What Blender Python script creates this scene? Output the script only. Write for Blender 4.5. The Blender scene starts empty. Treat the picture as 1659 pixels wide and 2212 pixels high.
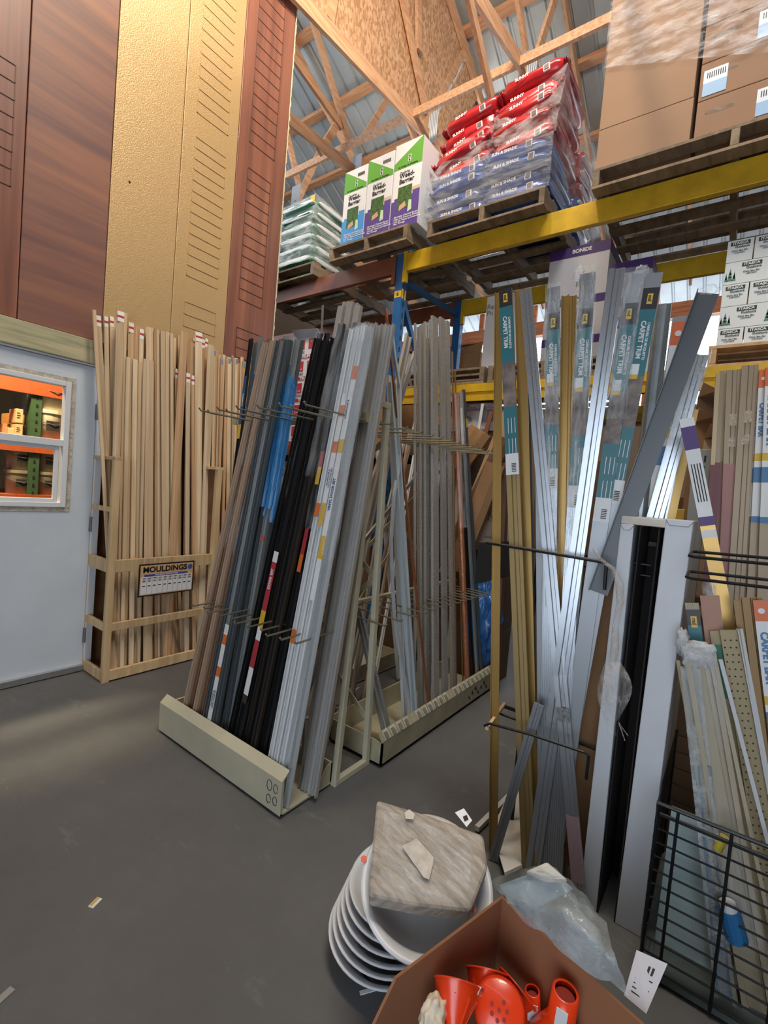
import bpy, bmesh, math, random
from mathutils import Vector as V, Matrix, noise as mnoise
random.seed(7)
sc = bpy.context.scene
COL = sc.collection
# ---------------------------------------------------------------- camera
FPX, CX, CY, EYE = 1010.0, 829.5, 1106.0, 1.39
_a = V(((1575-CX)/FPX, (1122-CY)/FPX, 1)).normalized()
_b = V(((-535-CX)/FPX, (940-CY)/FPX, 1)); _b = (_b-_a*_a.dot(_b)).normalized()
_u = _a.cross(_b)
MW = Matrix((_a, _b, _u))                      # camera axes (right, down, ahead) -> room axes
O = V((0, 0, EYE))
cd = bpy.data.cameras.new('camera'); cam = bpy.data.objects.new('camera', cd); COL.objects.link(cam)
rt, dn, fw = MW@V((1, 0, 0)), MW@V((0, 1, 0)), MW@V((0, 0, 1))
cam.matrix_world = Matrix.Translation(O) @ Matrix((rt, -dn, -fw)).transposed().to_4x4()
cd.sensor_fit = 'VERTICAL'; cd.sensor_height = 24; cd.lens = 24*FPX/2212; cd.clip_start = .02; cd.clip_end = 200
sc.camera = cam
def ray(u, v): return MW@V(((u-CX)/FPX, (v-CY)/FPX, 1))
def PP(u, v, n, d):                            # sight line through (u,v) meets the plane n.p = d
    n = V(n); r = ray(u, v); return O+r*((d-n.dot(O))/n.dot(r))
def PX(u, v, x): return PP(u, v, (1, 0, 0), x)
def PY(u, v, y): return PP(u, v, (0, 1, 0), y)
def PZ(u, v, z=0): return PP(u, v, (0, 0, 1), z)
# ---------------------------------------------------------------- materials
def C(h):
    h = h.lstrip('#'); r = [int(h[i:i+2], 16)/255 for i in (0, 2, 4)]
    return tuple((c/12.92 if c <= .04045 else ((c+.055)/1.055)**2.4) for c in r)+(1,)
MATS = {}
def _new(name):
    m = bpy.data.materials.new(name); m.use_nodes = True; MATS[name] = m
    return m, m.node_tree.nodes, m.node_tree.links, m.node_tree.nodes['Principled BSDF']
def mixcol(n, l, fac, c1, c2):
    r = n.new('ShaderNodeValToRGB'); r.color_ramp.elements[0].color = c1; r.color_ramp.elements[1].color = c2
    r.color_ramp.elements[0].position = .3; r.color_ramp.elements[1].position = .7
    l.new(fac, r.inputs[0]); return r
def noise_tex(n, l, scale, stretch=(1, 1, 1), detail=4, rough=.6, coord='Object'):
    tc = n.new('ShaderNodeTexCoord'); mp = n.new('ShaderNodeMapping'); mp.inputs['Scale'].default_value = stretch
    t = n.new('ShaderNodeTexNoise'); t.inputs['Scale'].default_value = scale; t.inputs['Detail'].default_value = detail
    t.inputs['Roughness'].default_value = rough
    l.new(tc.outputs[coord], mp.inputs[0]); l.new(mp.outputs[0], t.inputs[0]); return t
def mat(name, col, rough=.55, metal=0, var=.0, vs=6, bump=0, bs=80, stretch=(1, 1, 1), spec=.5, coat=0, col2=None):
    if name in MATS: return MATS[name]
    m, n, l, b = _new(name); c = C(col)
    b.inputs['Base Color'].default_value = c; b.inputs['Roughness'].default_value = rough; b.inputs['Metallic'].default_value = metal
    b.inputs['Specular IOR Level'].default_value = spec; b.inputs['Coat Weight'].default_value = coat
    if var or col2:
        t = noise_tex(n, l, vs, stretch)
        c1 = tuple(x*(1-var) for x in c[:3])+(1,); c2 = C(col2) if col2 else tuple(min(1, x*(1+var)) for x in c[:3])+(1,)
        r = mixcol(n, l, t.outputs[0], c1, c2); l.new(r.outputs[0], b.inputs['Base Color'])
    if bump:
        t = noise_tex(n, l, bs, stretch, 3); bp = n.new('ShaderNodeBump'); bp.inputs['Strength'].default_value = bump
        bp.inputs['Distance'].default_value = .01; l.new(t.outputs[0], bp.inputs['Height']); l.new(bp.outputs[0], b.inputs['Normal'])
    return m
def wood(name, c1, c2, stretch=(45, 45, 1.6), rough=.6, scale=1.0, c3=None):
    if name in MATS: return MATS[name]
    m, n, l, b = _new(name); b.inputs['Roughness'].default_value = rough
    oi = n.new('ShaderNodeObjectInfo'); tc = n.new('ShaderNodeTexCoord'); ad = n.new('ShaderNodeVectorMath'); ad.operation = 'ADD'
    ml = n.new('ShaderNodeVectorMath'); ml.operation = 'SCALE'; ml.inputs['Scale'].default_value = 9
    cmb = n.new('ShaderNodeCombineXYZ'); l.new(oi.outputs['Random'], cmb.inputs[0]); l.new(oi.outputs['Random'], cmb.inputs[1]); l.new(oi.outputs['Random'], cmb.inputs[2])
    l.new(cmb.outputs[0], ml.inputs[0]); l.new(tc.outputs['Object'], ad.inputs[0]); l.new(ml.outputs[0], ad.inputs[1])
    mp = n.new('ShaderNodeMapping'); mp.inputs['Scale'].default_value = stretch; l.new(ad.outputs[0], mp.inputs[0])
    t = n.new('ShaderNodeTexNoise'); t.inputs['Scale'].default_value = scale; t.inputs['Detail'].default_value = 5; t.inputs['Distortion'].default_value = .6
    l.new(mp.outputs[0], t.inputs[0])
    r = n.new('ShaderNodeValToRGB'); e = r.color_ramp.elements; e[0].position = .32; e[0].color = C(c1); e[1].position = .66; e[1].color = C(c2)
    if c3: q = e.new(.82); q.color = C(c3)
    l.new(t.outputs[0], r.inputs[0])
    hs = n.new('ShaderNodeHueSaturation'); mr = n.new('ShaderNodeMapRange'); mr.inputs[3].default_value = .78; mr.inputs[4].default_value = 1.12
    l.new(oi.outputs['Random'], mr.inputs[0]); l.new(mr.outputs[0], hs.inputs['Value']); l.new(r.outputs[0], hs.inputs['Color'])
    l.new(hs.outputs[0], b.inputs['Base Color'])
    bp = n.new('ShaderNodeBump'); bp.inputs['Strength'].default_value = .15; bp.inputs['Distance'].default_value = .004
    l.new(t.outputs[0], bp.inputs['Height']); l.new(bp.outputs[0], b.inputs['Normal'])
    return m
def film(name, tint='e8eef4', lo=.05, hi=.55, scale=7, stretch=(1, 1, 1), rough=.18):
    """clear plastic: a clear sheet whose creases catch the light"""
    if name in MATS: return MATS[name]
    m, n, l, b = _new(name); out = n['Material Output']
    b.inputs['Base Color'].default_value = C(tint); b.inputs['Roughness'].default_value = rough; b.inputs['Specular IOR Level'].default_value = .8
    tr = n.new('ShaderNodeBsdfTransparent'); mx = n.new('ShaderNodeMixShader')
    t = noise_tex(n, l, scale, stretch, 6, .65); mr = n.new('ShaderNodeMapRange')
    mr.inputs[1].default_value = .42; mr.inputs[2].default_value = .72; mr.inputs[3].default_value = lo; mr.inputs[4].default_value = hi
    l.new(t.outputs[0], mr.inputs[0]); l.new(mr.outputs[0], mx.inputs[0]); l.new(tr.outputs[0], mx.inputs[1]); l.new(b.outputs[0], mx.inputs[2])
    l.new(mx.outputs[0], out.inputs[0])
    bp = n.new('ShaderNodeBump'); bp.inputs['Strength'].default_value = .7; bp.inputs['Distance'].default_value = .03
    l.new(t.outputs[0], bp.inputs['Height']); l.new(bp.outputs[0], b.inputs['Normal'])
    return m
def glow(name, col, s):
    m, n, l, b = _new(name); b.inputs['Emission Color'].default_value = C(col); b.inputs['Emission Strength'].default_value = s
    b.inputs['Base Color'].default_value = C(col); return m
# ---------------------------------------------------------------- mesh building
ROOT = {}
class MB:
    def __init__(s, T=None): s.v = []; s.f = []; s.mi = []; s.T = T
    def add(s, vs, fs, m=0):
        k = len(s.v); s.v += [(s.T@V(p) if s.T else V(p)) for p in vs]; s.f += [tuple(i+k for i in f) for f in fs]; s.mi += [m]*len(fs); return s
    def hexa(s, p, m=0): return s.add(p, [(0, 3, 2, 1), (4, 5, 6, 7), (0, 1, 5, 4), (1, 2, 6, 5), (2, 3, 7, 6), (3, 0, 4, 7)], m)
    def box(s, lo, hi, m=0):
        a, b, c = lo; d, e, f = hi
        return s.hexa([(a, b, c), (d, b, c), (d, e, c), (a, e, c), (a, b, f), (d, b, f), (d, e, f), (a, e, f)], m)
    def cbox(s, c, sz, R=None, m=0):
        h = V(sz)/2; c = V(c)
        ps = [V((x*h.x, y*h.y, z*h.z)) for z in (-1, 1) for x, y in ((-1, -1), (1, -1), (1, 1), (-1, 1))]
        return s.hexa([c+(R@p if R else p) for p in ps], m)
    def frame(s, a, b, up):
        z = (V(b)-V(a)).normalized(); y = V(up); y = (y-z*y.dot(z)).normalized(); return y.cross(z), y, z
    def prof(s, pts, a, b, up=(0, 0, 1), m=0, sc1=1):
        x, y, z = s.frame(a, b, up); a = V(a); b = V(b); n = len(pts)
        vs = [a+x*p[0]+y*p[1] for p in pts]+[b+x*p[0]*sc1+y*p[1]*sc1 for p in pts]
        fs = [(i, (i+1) % n, n+(i+1) % n, n+i) for i in range(n)]+[tuple(range(n))[::-1], tuple(range(n, 2*n))]
        return s.add(vs, fs, m)
    def bar(s, a, b, w, d, up=(0, 0, 1), m=0):
        w /= 2; d /= 2; return s.prof([(-w, -d), (w, -d), (w, d), (-w, d)], a, b, up, m)
    def tube(s, a, b, r, n=8, m=0, r2=None):
        return s.prof([(r*math.cos(2*math.pi*i/n), r*math.sin(2*math.pi*i/n)) for i in range(n)], a, b, (0.13, .21, 1) if abs((V(b)-V(a)).normalized().z) < .9 else (1, 0, 0), m, (r2/r) if r2 else 1)
    def path(s, pts, r, n=8, m=0):
        pts = [V(p) for p in pts]; k = len(pts); rings = []; y = None
        for i, p in enumerate(pts):
            z = (pts[min(i+1, k-1)]-pts[max(i-1, 0)]).normalized()
            y = (y if y else (V((0, 0, 1)) if abs(z.z) < .9 else V((1, 0, 0)))); y = (y-z*y.dot(z)).normalized(); x = y.cross(z)
            rr = r(i/(k-1)) if callable(r) else r
            rings.append([p+x*rr*math.cos(2*math.pi*j/n)+y*rr*math.sin(2*math.pi*j/n) for j in range(n)])
        vs = [q for g in rings for q in g]
        fs = [(i*n+j, i*n+(j+1) % n, (i+1)*n+(j+1) % n, (i+1)*n+j) for i in range(k-1) for j in range(n)]+[tuple(range(n))[::-1], tuple(range((k-1)*n, k*n))]
        return s.add(vs, fs, m)
    def ribbon(s, pts, w, t, up=(0, -1, 0), m=0):
        pts = [V(p) for p in pts]; k = len(pts); vs = []
        for i, p in enumerate(pts):
            z = (pts[min(i+1, k-1)]-pts[max(i-1, 0)]).normalized(); y = V(up); y = (y-z*y.dot(z)).normalized(); x = y.cross(z)
            vs += [p-x*w/2-y*t/2, p+x*w/2-y*t/2, p+x*w/2+y*t/2, p-x*w/2+y*t/2]
        fs = [(4*i+j, 4*i+(j+1) % 4, 4*i+4+(j+1) % 4, 4*i+4+j) for i in range(k-1) for j in range(4)]+[(3, 2, 1, 0), (4*k-4, 4*k-3, 4*k-2, 4*k-1)]
        return s.add(vs, fs, m)
    def lathe(s, c, ax, prof, n=24, m=0, wob=0):
        z = V(ax).normalized(); x = z.orthogonal().normalized(); y = z.cross(x); c = V(c); vs = []
        for r, h in prof:
            for j in range(n):
                a = 2*math.pi*j/n; q = r*(1+wob*math.sin(a*3+h*30)); vs.append(c+z*h+x*q*math.cos(a)+y*q*math.sin(a))
        k = len(prof)
        return s.add(vs, [(i*n+j, i*n+(j+1) % n, (i+1)*n+(j+1) % n, (i+1)*n+j) for i in range(k-1) for j in range(n)], m)
    def pillow(s, c, sz, e=.45, seed=0, amp=.12, R=None, nu=20, nv=12, m=0):
        c = V(c); vs = []; pw = lambda q, e: math.copysign(abs(q)**e, q)
        for i in range(nv+1):
            th = math.pi*(i/nv-.5)
            for j in range(nu):
                ph = 2*math.pi*j/nu
                p = V((pw(math.cos(th), e)*pw(math.cos(ph), e*.7), pw(math.cos(th), e)*pw(math.sin(ph), e*.7), pw(math.sin(th), .75)))
                d = 1+amp*mnoise.noise(p*2.2+V((seed*3.1, seed*1.7, 0)))
                q = V((p.x*sz[0]/2, p.y*sz[1]/2, p.z*sz[2]/2))*d
                vs.append(c+(R@q if R else q))
        return s.add(vs, [(i*nu+j, i*nu+(j+1) % nu, (i+1)*nu+(j+1) % nu, (i+1)*nu+j) for i in range(nv) for j in range(nu)], m)
    def sheet(s, grid, m=0):                    # rows of points
        k = len(grid[0]); return s.add([p for r in grid for p in r], [(i*k+j, i*k+j+1, (i+1)*k+j+1, (i+1)*k+j) for i in range(len(grid)-1) for j in range(k-1)], m)
    def build(s, name, mats, parent=None, at=None, bevel=0, smooth=False, label=None, solid=0, sub=0):
        if not isinstance(mats, (list, tuple)): mats = [mats]
        me = bpy.data.meshes.new(name); o = bpy.data.objects.new(name, me); COL.objects.link(o)
        if parent is not None: R = ROOT[parent.name]; o.parent = parent
        else:
            R = at if isinstance(at, Matrix) else (Matrix.Translation(V(at)) if at is not None else Matrix())
            o.matrix_basis = R
        ROOT[o.name] = R; Ri = R.inverted()
        me.from_pydata([Ri@p for p in s.v], [], s.f)
        for m in mats: me.materials.append(m)
        for p, i in zip(me.polygons, s.mi): p.material_index = i
        if smooth:
            for p in me.polygons: p.use_smooth = True
        me.update()
        bm = bmesh.new(); bm.from_mesh(me); bmesh.ops.recalc_face_normals(bm, faces=bm.faces); bm.to_mesh(me); bm.free()
        if bevel: q = o.modifiers.new('bevel', 'BEVEL'); q.width = bevel; q.segments = 2; q.limit_method = 'ANGLE'; q.angle_limit = .7
        if solid: q = o.modifiers.new('solid', 'SOLIDIFY'); q.thickness = solid
        if sub: q = o.modifiers.new('sub', 'SUBSURF'); q.levels = q.render_levels = sub
        if label: o['label'] = label
        return o
def tag(o, label, cat, group=None, kind=None):
    o['label'] = label; o['category'] = cat
    if group: o['group'] = group
    if kind: o['kind'] = kind
    return o
def struct(o): o['kind'] = 'structure'; return o
def thing(name, label, cat, at=(0, 0, 0), group=None):
    o = bpy.data.objects.new(name, None); COL.objects.link(o); R = at if isinstance(at, Matrix) else Matrix.Translation(V(at)); o.matrix_basis = R; ROOT[o.name] = R
    o.empty_display_size = .1
    return tag(o, label, cat, group)
def text(s, parent, m, org, R, U, size, bold=.0, align='CENTER', name='lettering', wide=1, depth=.0006):
    cu = bpy.data.curves.new(name, 'FONT'); cu.body = s; cu.size = size; cu.align_x = align; cu.align_y = 'CENTER'; cu.offset = bold*size; cu.extrude = depth
    cu.resolution_u = 3; cu.space_line = .85
    t = bpy.data.objects.new('t', cu); me = bpy.data.meshes.new_from_object(t); bpy.data.objects.remove(t); bpy.data.curves.remove(cu)
    me.name = name; R = V(R).normalized(); U = V(U).normalized(); N = R.cross(U)
    T = ROOT[parent.name].inverted() @ (Matrix.Translation(V(org)) @ Matrix((R*wide, U, N)).transposed().to_4x4())
    me.transform(T); me.materials.clear(); me.materials.append(m)
    o = bpy.data.objects.new(name, me); COL.objects.link(o); o.parent = parent; ROOT[o.name] = ROOT[parent.name]; return o
def quad(a, b, c, d, t=.001):
    """thin slab over the corners a b c d (seen face first)"""
    a, b, c, d = map(V, (a, b, c, d)); n = (b-a).cross(d-a).normalized()*t
    return MB().hexa([a, b, c, d, a+n, b+n, c+n, d+n])
def stick_frame(p0, p1, face):
    z = (V(p1)-V(p0)); L = z.length; z.normalize(); y = V(face); y = (y-z*y.dot(z)).normalized(); x = y.cross(z)
    return Matrix.Translation(V(p0)) @ Matrix((x, y, z)).transposed().to_4x4(), L
def section(kind, w, t):
    h = w/2
    if kind == 'flat': return [(-h, 0), (h, 0), (h, t), (-h, t)]
    if kind == 'L': return [(-h, 0), (h, 0), (h, t), (h-.003, t), (h-.003, .003), (-h, .003)]
    if kind == 'U': return [(-h, 0), (h, 0), (h, t), (h-w*.18, t), (h-w*.18, t*.35), (-h+w*.18, t*.35), (-h+w*.18, t), (-h, t)]
    if kind == 'step': return [(-h, 0), (h, 0), (h, t), (w*.12, t), (w*.05, t*.55), (-w*.2, t*.55), (-w*.25, t*.8), (-h, t*.8)]
    if kind == 'round': return [(h*math.cos(a*math.pi/5), t/2+h*math.sin(a*math.pi/5)) for a in range(10)]
    if kind == 'half': return [(h*math.cos(a*math.pi/8), t*math.sin(a*math.pi/8)) for a in range(9)]
    if kind == 'mould': return [(-h, 0), (h, 0), (h, t*.45), (w*.3, t*.6), (w*.1, t*.95), (-w*.25, t), (-h, t*.85)]
    if kind == 'ribs':
        p = [(-h, 0), (h, 0)]; k = 7
        for i in range(k): x = h-w*i/k; p += [(x, t), (x-w/k*.55, t), (x-w/k*.6, t*.55), (x-w/k*.95, t*.55)]
        return p+[(-h, t)]
def stick(name, p0, p1, kind, w, t, m, face, label, cat, group=None, slots=None):
    F, L = stick_frame(p0, p1, face)
    o = MB(F).prof(section(kind, w, t), (0, 0, 0), (0, 0, L), (0, 1, 0)).build(name, m, at=F)
    o['len'] = L; return tag(o, label, cat, group)
def sleeve(o, w, t, bands, name='printed_label', off=.0012):
    """bands on a stick's seen face: (from the top z0, z1, material); several materials in one label"""
    F = ROOT[o.name]; L = o['len']; b = MB(F); ms = []
    for z0, z1, m in bands:
        if m not in ms: ms.append(m)
        b.box((-w/2, t, L-z1), (w/2, t+off, L-z0), ms.index(m))
    return b.build(name, ms, o)
def sticktext(o, par, s, z, size, m, t, x=0, down=True, bold=.03, wide=1):
    F = ROOT[o.name]; L = o['len']; r = F.to_3x3()
    d = -1 if down else 1
    return text(s, par, m, F@V((x, t+.0016, L-z)), r@V((0, 0, d)), r@V((d, 0, 0)), size, bold, wide=wide)
def todown(pb, pt, z=.03):
    d = pt-pb; return pb+d*((z-pb.z)/d.z)
def carton(name, lo, hi, m, label, cat='box', group=None, bevel=.004):
    at = V(((lo[0]+hi[0])/2, (lo[1]+hi[1])/2, lo[2]))
    o = MB().box(lo, hi).build(name, m, at=at, bevel=bevel); return tag(o, label, cat, group)
ORD = ['first', 'second', 'third', 'fourth', 'fifth', 'sixth', 'seventh', 'eighth', 'ninth', 'tenth', 'eleventh', 'twelfth', 'thirteenth', 'fourteenth', 'fifteenth', 'sixteenth', 'seventeenth', 'eighteenth', 'nineteenth', 'twentieth']
ORD += ['twenty-'+w for w in ORD[:9]]+['thirtieth']+['thirty-'+w for w in ORD[:9]]+['fortieth']+['forty-'+w for w in ORD[:9]]
# ================================================================ setting
def concrete():
    m, n, l, b = _new('concrete'); b.inputs['Roughness'].default_value = .62
    t1 = noise_tex(n, l, 1.6, detail=6, rough=.62); t2 = noise_tex(n, l, 14, detail=8, rough=.75); t3 = noise_tex(n, l, 5, (1, .35, 1), 5, .8)
    r1 = mixcol(n, l, t1.outputs[0], C('48494b'), C('616263')); r2 = mixcol(n, l, t2.outputs[0], C('545556'), C('606061'))
    mx = n.new('ShaderNodeMix'); mx.data_type = 'RGBA'; mx.inputs[0].default_value = .45
    l.new(r1.outputs[0], mx.inputs[6]); l.new(r2.outputs[0], mx.inputs[7])
    st = n.new('ShaderNodeValToRGB'); e = st.color_ramp.elements; e[0].position = .60; e[0].color = (0, 0, 0, 1); e[1].position = .76; e[1].color = (.6, .6, .6, 1)
    l.new(t3.outputs[0], st.inputs[0]); m2 = n.new('ShaderNodeMix'); m2.data_type = 'RGBA'
    l.new(st.outputs[0], m2.inputs[0]); l.new(mx.outputs[2], m2.inputs[6]); m2.inputs[7].default_value = C('80807f')
    l.new(m2.outputs[2], b.inputs['Base Color'])
    bp = n.new('ShaderNodeBump'); bp.inputs['Strength'].default_value = .12; bp.inputs['Distance'].default_value = .01; l.new(t2.outputs[0], bp.inputs['Height']); l.new(bp.outputs[0], b.inputs['Normal'])
    return m
struct(MB().box((-3, -5, -.1), (10, 9, 0)).build('floor', concrete()))
def osb():
    m, n, l, b = _new('osb'); b.inputs['Roughness'].default_value = .7
    tc = n.new('ShaderNodeTexCoord'); mp = n.new('ShaderNodeMapping'); mp.inputs['Scale'].default_value = (46, 20, 24); l.new(tc.outputs['Object'], mp.inputs[0])
    v = n.new('ShaderNodeTexVoronoi'); v.inputs['Scale'].default_value = 1; l.new(mp.outputs[0], v.inputs['Vector'])
    r = mixcol(n, l, v.outputs['Color'], C('a37b5a'), C('c9a280')); l.new(r.outputs[0], b.inputs['Base Color']); return m
ply = mat('plywood_brown', '5a4433', .75, var=.3, vs=5, stretch=(1, 1, 6))
w = MB().box((-1, 3.46, 0), (.40, 3.56, 7.2)).box((1.40, 3.46, 0), (2.74, 3.56, 7.2)).box((.40, 3.46, 2.05), (1.40, 3.56, 7.2))
struct(w.build('wall_left', ply))
# treated lumber header above the door
tl = wood('treated_lumber', '8f8f74', 'b7ad8c', (3, 40, 40), .75, c3='a9a586')
struct(MB().box((-.2, 3.38, 2.035), (1.345, 3.459, 2.185)).build('trim_1', tl, bevel=.006))
# ---- door with a sliding window set in it
dwhite = mat('door_white', 'c9d3de', .42, var=.06, vs=2.5)
white = mat('white_paint', 'd8dde3', .45); alu = mat('aluminium', 'c3c7cb', .32, .9, var=.08, vs=20)
caulk = mat('old_caulk', 'b9b2a6', .8, var=.35, vs=40, bump=.5)
d = thing('door_1', 'white steel door with a half sliding window and peeling trim', 'door', (1.36, 3.42, 0)); d['kind'] = 'structure'; del d['category']
YD = 3.41
o0 = PY(160, 832, YD); o1 = PY(145, 1095, YD); oz1 = PY(0, 785, YD).z
X1, Z1, Z0 = (o0.x+o1.x)/2, (o0.z+oz1)/2, PY(60, 1097, YD).z; X0 = X1-.62
lf = MB().box((.44, YD, .02), (X0, YD+.045, 2.02)).box((X1, YD, .02), (1.345, YD+.045, 2.02)).box((X0, YD, .02), (X1, YD+.045, Z0)).box((X0, YD, Z1), (X1, YD+.045, 2.02))
lf.build('door_leaf', dwhite, d)
MB().box((1.349, YD-.02, 0), (1.392, YD+.05, 2.05)).box((.40, YD-.02, 0), (.436, YD+.05, 2.05)).box((.436, YD-.02, 2.024), (1.349, YD+.05, 2.034)).build('door_jamb', white, d, bevel=.003)
MB().box((.44, YD-.03, .005), (1.345, YD+.0, .045)).build('door_sweep', alu, d, bevel=.004)
fr = MB(); k = .03
def rim(b, x0, z0, x1, z1, k, y0, y1, m=0):
    b.box((x0, y0, z0), (x0+k, y1, z1), m).box((x1-k, y0, z0), (x1, y1, z1), m).box((x0+k, y0, z0), (x1-k, y1, z0+k), m).box((x0+k, y0, z1-k), (x1-k, y1, z1), m)
rim(fr, X0-.012, Z0-.02, X1+.012, Z1+.02, .028, YD-.004, YD+.03); fr.build('weathered_trim', caulk, d, label='peeling caulked trim round the window')
fr = MB(); rim(fr, X0+.016, Z0+.008, X1-.016, Z1-.008, .03, YD-.016, YD+.045); zm = PY(70, 950, YD).z
fr.box((X0+.046, YD-.018, zm-.022), (X1-.046, YD+.03, zm+.02)); wf = fr.build('window_frame', white, d, bevel=.003)
fr = MB(); rim(fr, X0+.05, Z0+.04, X1-.062, zm-.022, .022, YD-.004, YD+.02); fr.build('sash', white, wf, bevel=.002)
def glass():
    m, n, l, b = _new('window_glass'); out = n['Material Output']; t = n.new('ShaderNodeBsdfTransparent'); g = n.new('ShaderNodeBsdfGlossy'); g.inputs['Roughness'].default_value = .03
    mx = n.new('ShaderNodeMixShader'); mx.inputs[0].default_value = .06; l.new(t.outputs[0], mx.inputs[1]); l.new(g.outputs[0], mx.inputs[2]); l.new(mx.outputs[0], out.inputs[0]); return m
GL = glass()
MB().box((X0+.046, YD+.01, zm+.02), (X1-.046, YD+.014, Z1-.038)).build('window_pane', GL, wf)
MB().box((X0+.072, YD+.006, Z0+.06), (X1-.084, YD+.01, zm-.044)).build('window_pane', GL, wf)
steel = mat('dull_steel', '8d9092', .4, .8)
for zc in (PY(205, 890, YD).z, PY(190, 1132, YD).z, PY(174, 1372, YD).z):
    MB().tube((1.348, YD-.012, zc-.05), (1.348, YD-.012, zc+.05), .009, 10).box((1.338, YD-.008, zc-.05), (1.358, YD-.003, zc+.05)).build('hinge', steel, d)
# ---- store room seen through the window
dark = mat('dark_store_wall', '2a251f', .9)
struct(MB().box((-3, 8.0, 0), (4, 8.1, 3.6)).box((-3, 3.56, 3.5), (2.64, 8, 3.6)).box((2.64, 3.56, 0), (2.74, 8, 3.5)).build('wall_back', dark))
YS = 5.0
orange = mat('orange_rack_paint', 'b2552c', .45, var=.1); green = mat('green_rack_paint', '3f5a3a', .5, var=.15)
r = thing('store_shelving', 'green and orange pallet shelving seen through the door window', 'shelving', PY(70, 1000, YS)*V((1, 1, 0)) if False else (PY(70, 1000, YS).x, YS, 0))
def zx(zu, zv, y=YS): return PY(zu/6.144, 760+zv/6.144, y)
pa, pb = zx(385, 560), zx(370, 1900); xu = (pa.x+pb.x)/2
up = MB().box((xu, YS-.02, 0), (xu+.08, YS+.1, 2.6))
for i in range(34): up.box((xu+.035, YS-.024, .1+i*.07), (xu+.05, YS-.018, .125+i*.07), 1)
up.build('upright', [green, mat('slot_dark', '141613', .8)], r)
z1 = zx(400, 470).z
MB().box((xu-1.6, YS-.04, z1-.06), (xu+.01, YS, z1+.06)).box((xu+.01, YS-.04, z1-.06), (xu+1.3, YS, z1+.06)).build('beam', orange, r, label='orange upper beam')
zs = zx(300, 1125).z; MB().box((xu-1.6, YS-.04, zs-.13), (xu+1.3, YS, zs-.01)).box((xu-1.6, YS, zs-.04), (xu+1.3, YS+.9, zs-.01)).build('shelf', orange, r)
zl = zx(300, 1890).z; MB().box((xu-1.6, YS-.04, zl-.12), (xu+1.3, YS, zl)).box((xu-1.6, YS, zl-.03), (xu+1.3, YS+.9, zl)).build('shelf', orange, r)
kraft = mat('kraft', 'a97e54', .8, var=.1, vs=4); kraftl = mat('kraft_light', 'c9a878', .8, var=.1, vs=4); cream = mat('cream_plastic', 'd8cdb0', .5)
ink = mat('ink', '2c2722', .8)
def sbox(q, y, dep, m, name, label, cat, group, base, mark=True):
    a, b = zx(q[0], q[1], y), zx(q[2], q[3], y); zb = base
    h = a.z-b.z; o = carton(name, (a.x, y, zb), (b.x, y+dep, zb+h), m, label, cat, group)
    if mark:
        mk = MB()
        for i in range(3): mk.box((a.x+(b.x-a.x)*.15, y-.002, zb+h*(.35+.16*i)), (a.x+(b.x-a.x)*(.55+.1*(i % 2)), y, zb+h*(.41+.16*i)))
        mk.build('printed_marks', ink, o)
    return o
g = 'cartons on the store shelf behind the door'
sbox((208, 950, 300, 1120), 5.0, .18, kraftl, 'carton', 'pale carton standing on the store shelf, left of the green upright, beneath another pale carton', 'box', g, zs)
hB = zs+(zx(208, 950, 5.).z-zx(208, 1120, 5.).z)+.003
sbox((215, 735, 305, 938), 5.0, .18, kraftl, 'carton', 'pale carton stacked on another pale carton beside the green upright in the store', 'box', g, hB)
sbox((147, 812, 215, 960), 5.22, .25, kraft, 'carton', 'brown carton behind the two pale cartons in the store, under an orange carton', 'box', g, zs)
sbox((147, 615, 330, 800), 5.22, .25, mat('kraft_orange', 'c08a3e', .8), 'carton', 'orange carton at the top of the store shelf pile', 'box', g, zs+(zx(147, 812, 5.22).z-zx(147, 960, 5.22).z)+.003)
sbox((40, 840, 100, 1000), 5.1, .2, kraft, 'carton', 'brown carton at the far left of the store shelf seen through the glass', 'box', g, zs, False)
sbox((110, 985, 190, 1095), 5.02, .1, kraftl, 'carton', 'small low carton in front of the brown ones on the store shelf', 'box', g, zs, False)
sbox((430, 945, 520, 1125), 5.03, .2, kraft, 'carton', 'tan carton with black print just right of the green upright in the store', 'box', g, zs)
sbox((700, 570, 805, 720), 5.5, .2, kraft, 'carton', 'brown carton high at the back behind the cream pails in the store', 'box', g, zs+.52, False)
MB().box((zx(690, 570, 5.5).x, 5.48, zs), (zx(815, 570, 5.5).x, 5.72, zs+.515)).build('pail_crate', dark, at=(zx(690, 570, 5.5).x, 5.48, zs))
tag(bpy.data.objects['pail_crate'], 'dark crate behind the cream pails holding up a brown carton in the store', 'crate')
sbox((720, 1040, 790, 1150), 5.0, .15, kraftl, 'carton', 'pale carton at the right end of the store shelf beneath the dark can box', 'box', g, zs)
zc = zs+(zx(720, 1040, 5.).z-zx(720, 1150, 5.).z)+.004
dk = sbox((690, 835, 850, 1000), 5.0, .15, mat('dark_can_box', '2b2320', .6), 'can_box', 'dark box with an orange label in front of the cream pails in the store', 'box', None, zc, False)
a = ROOT[dk.name].translation; MB().box((a.x-.03, 4.996, zc+.03), (a.x+.05, 5.0, zc+.09)).build('orange_label', orange, dk)
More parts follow.
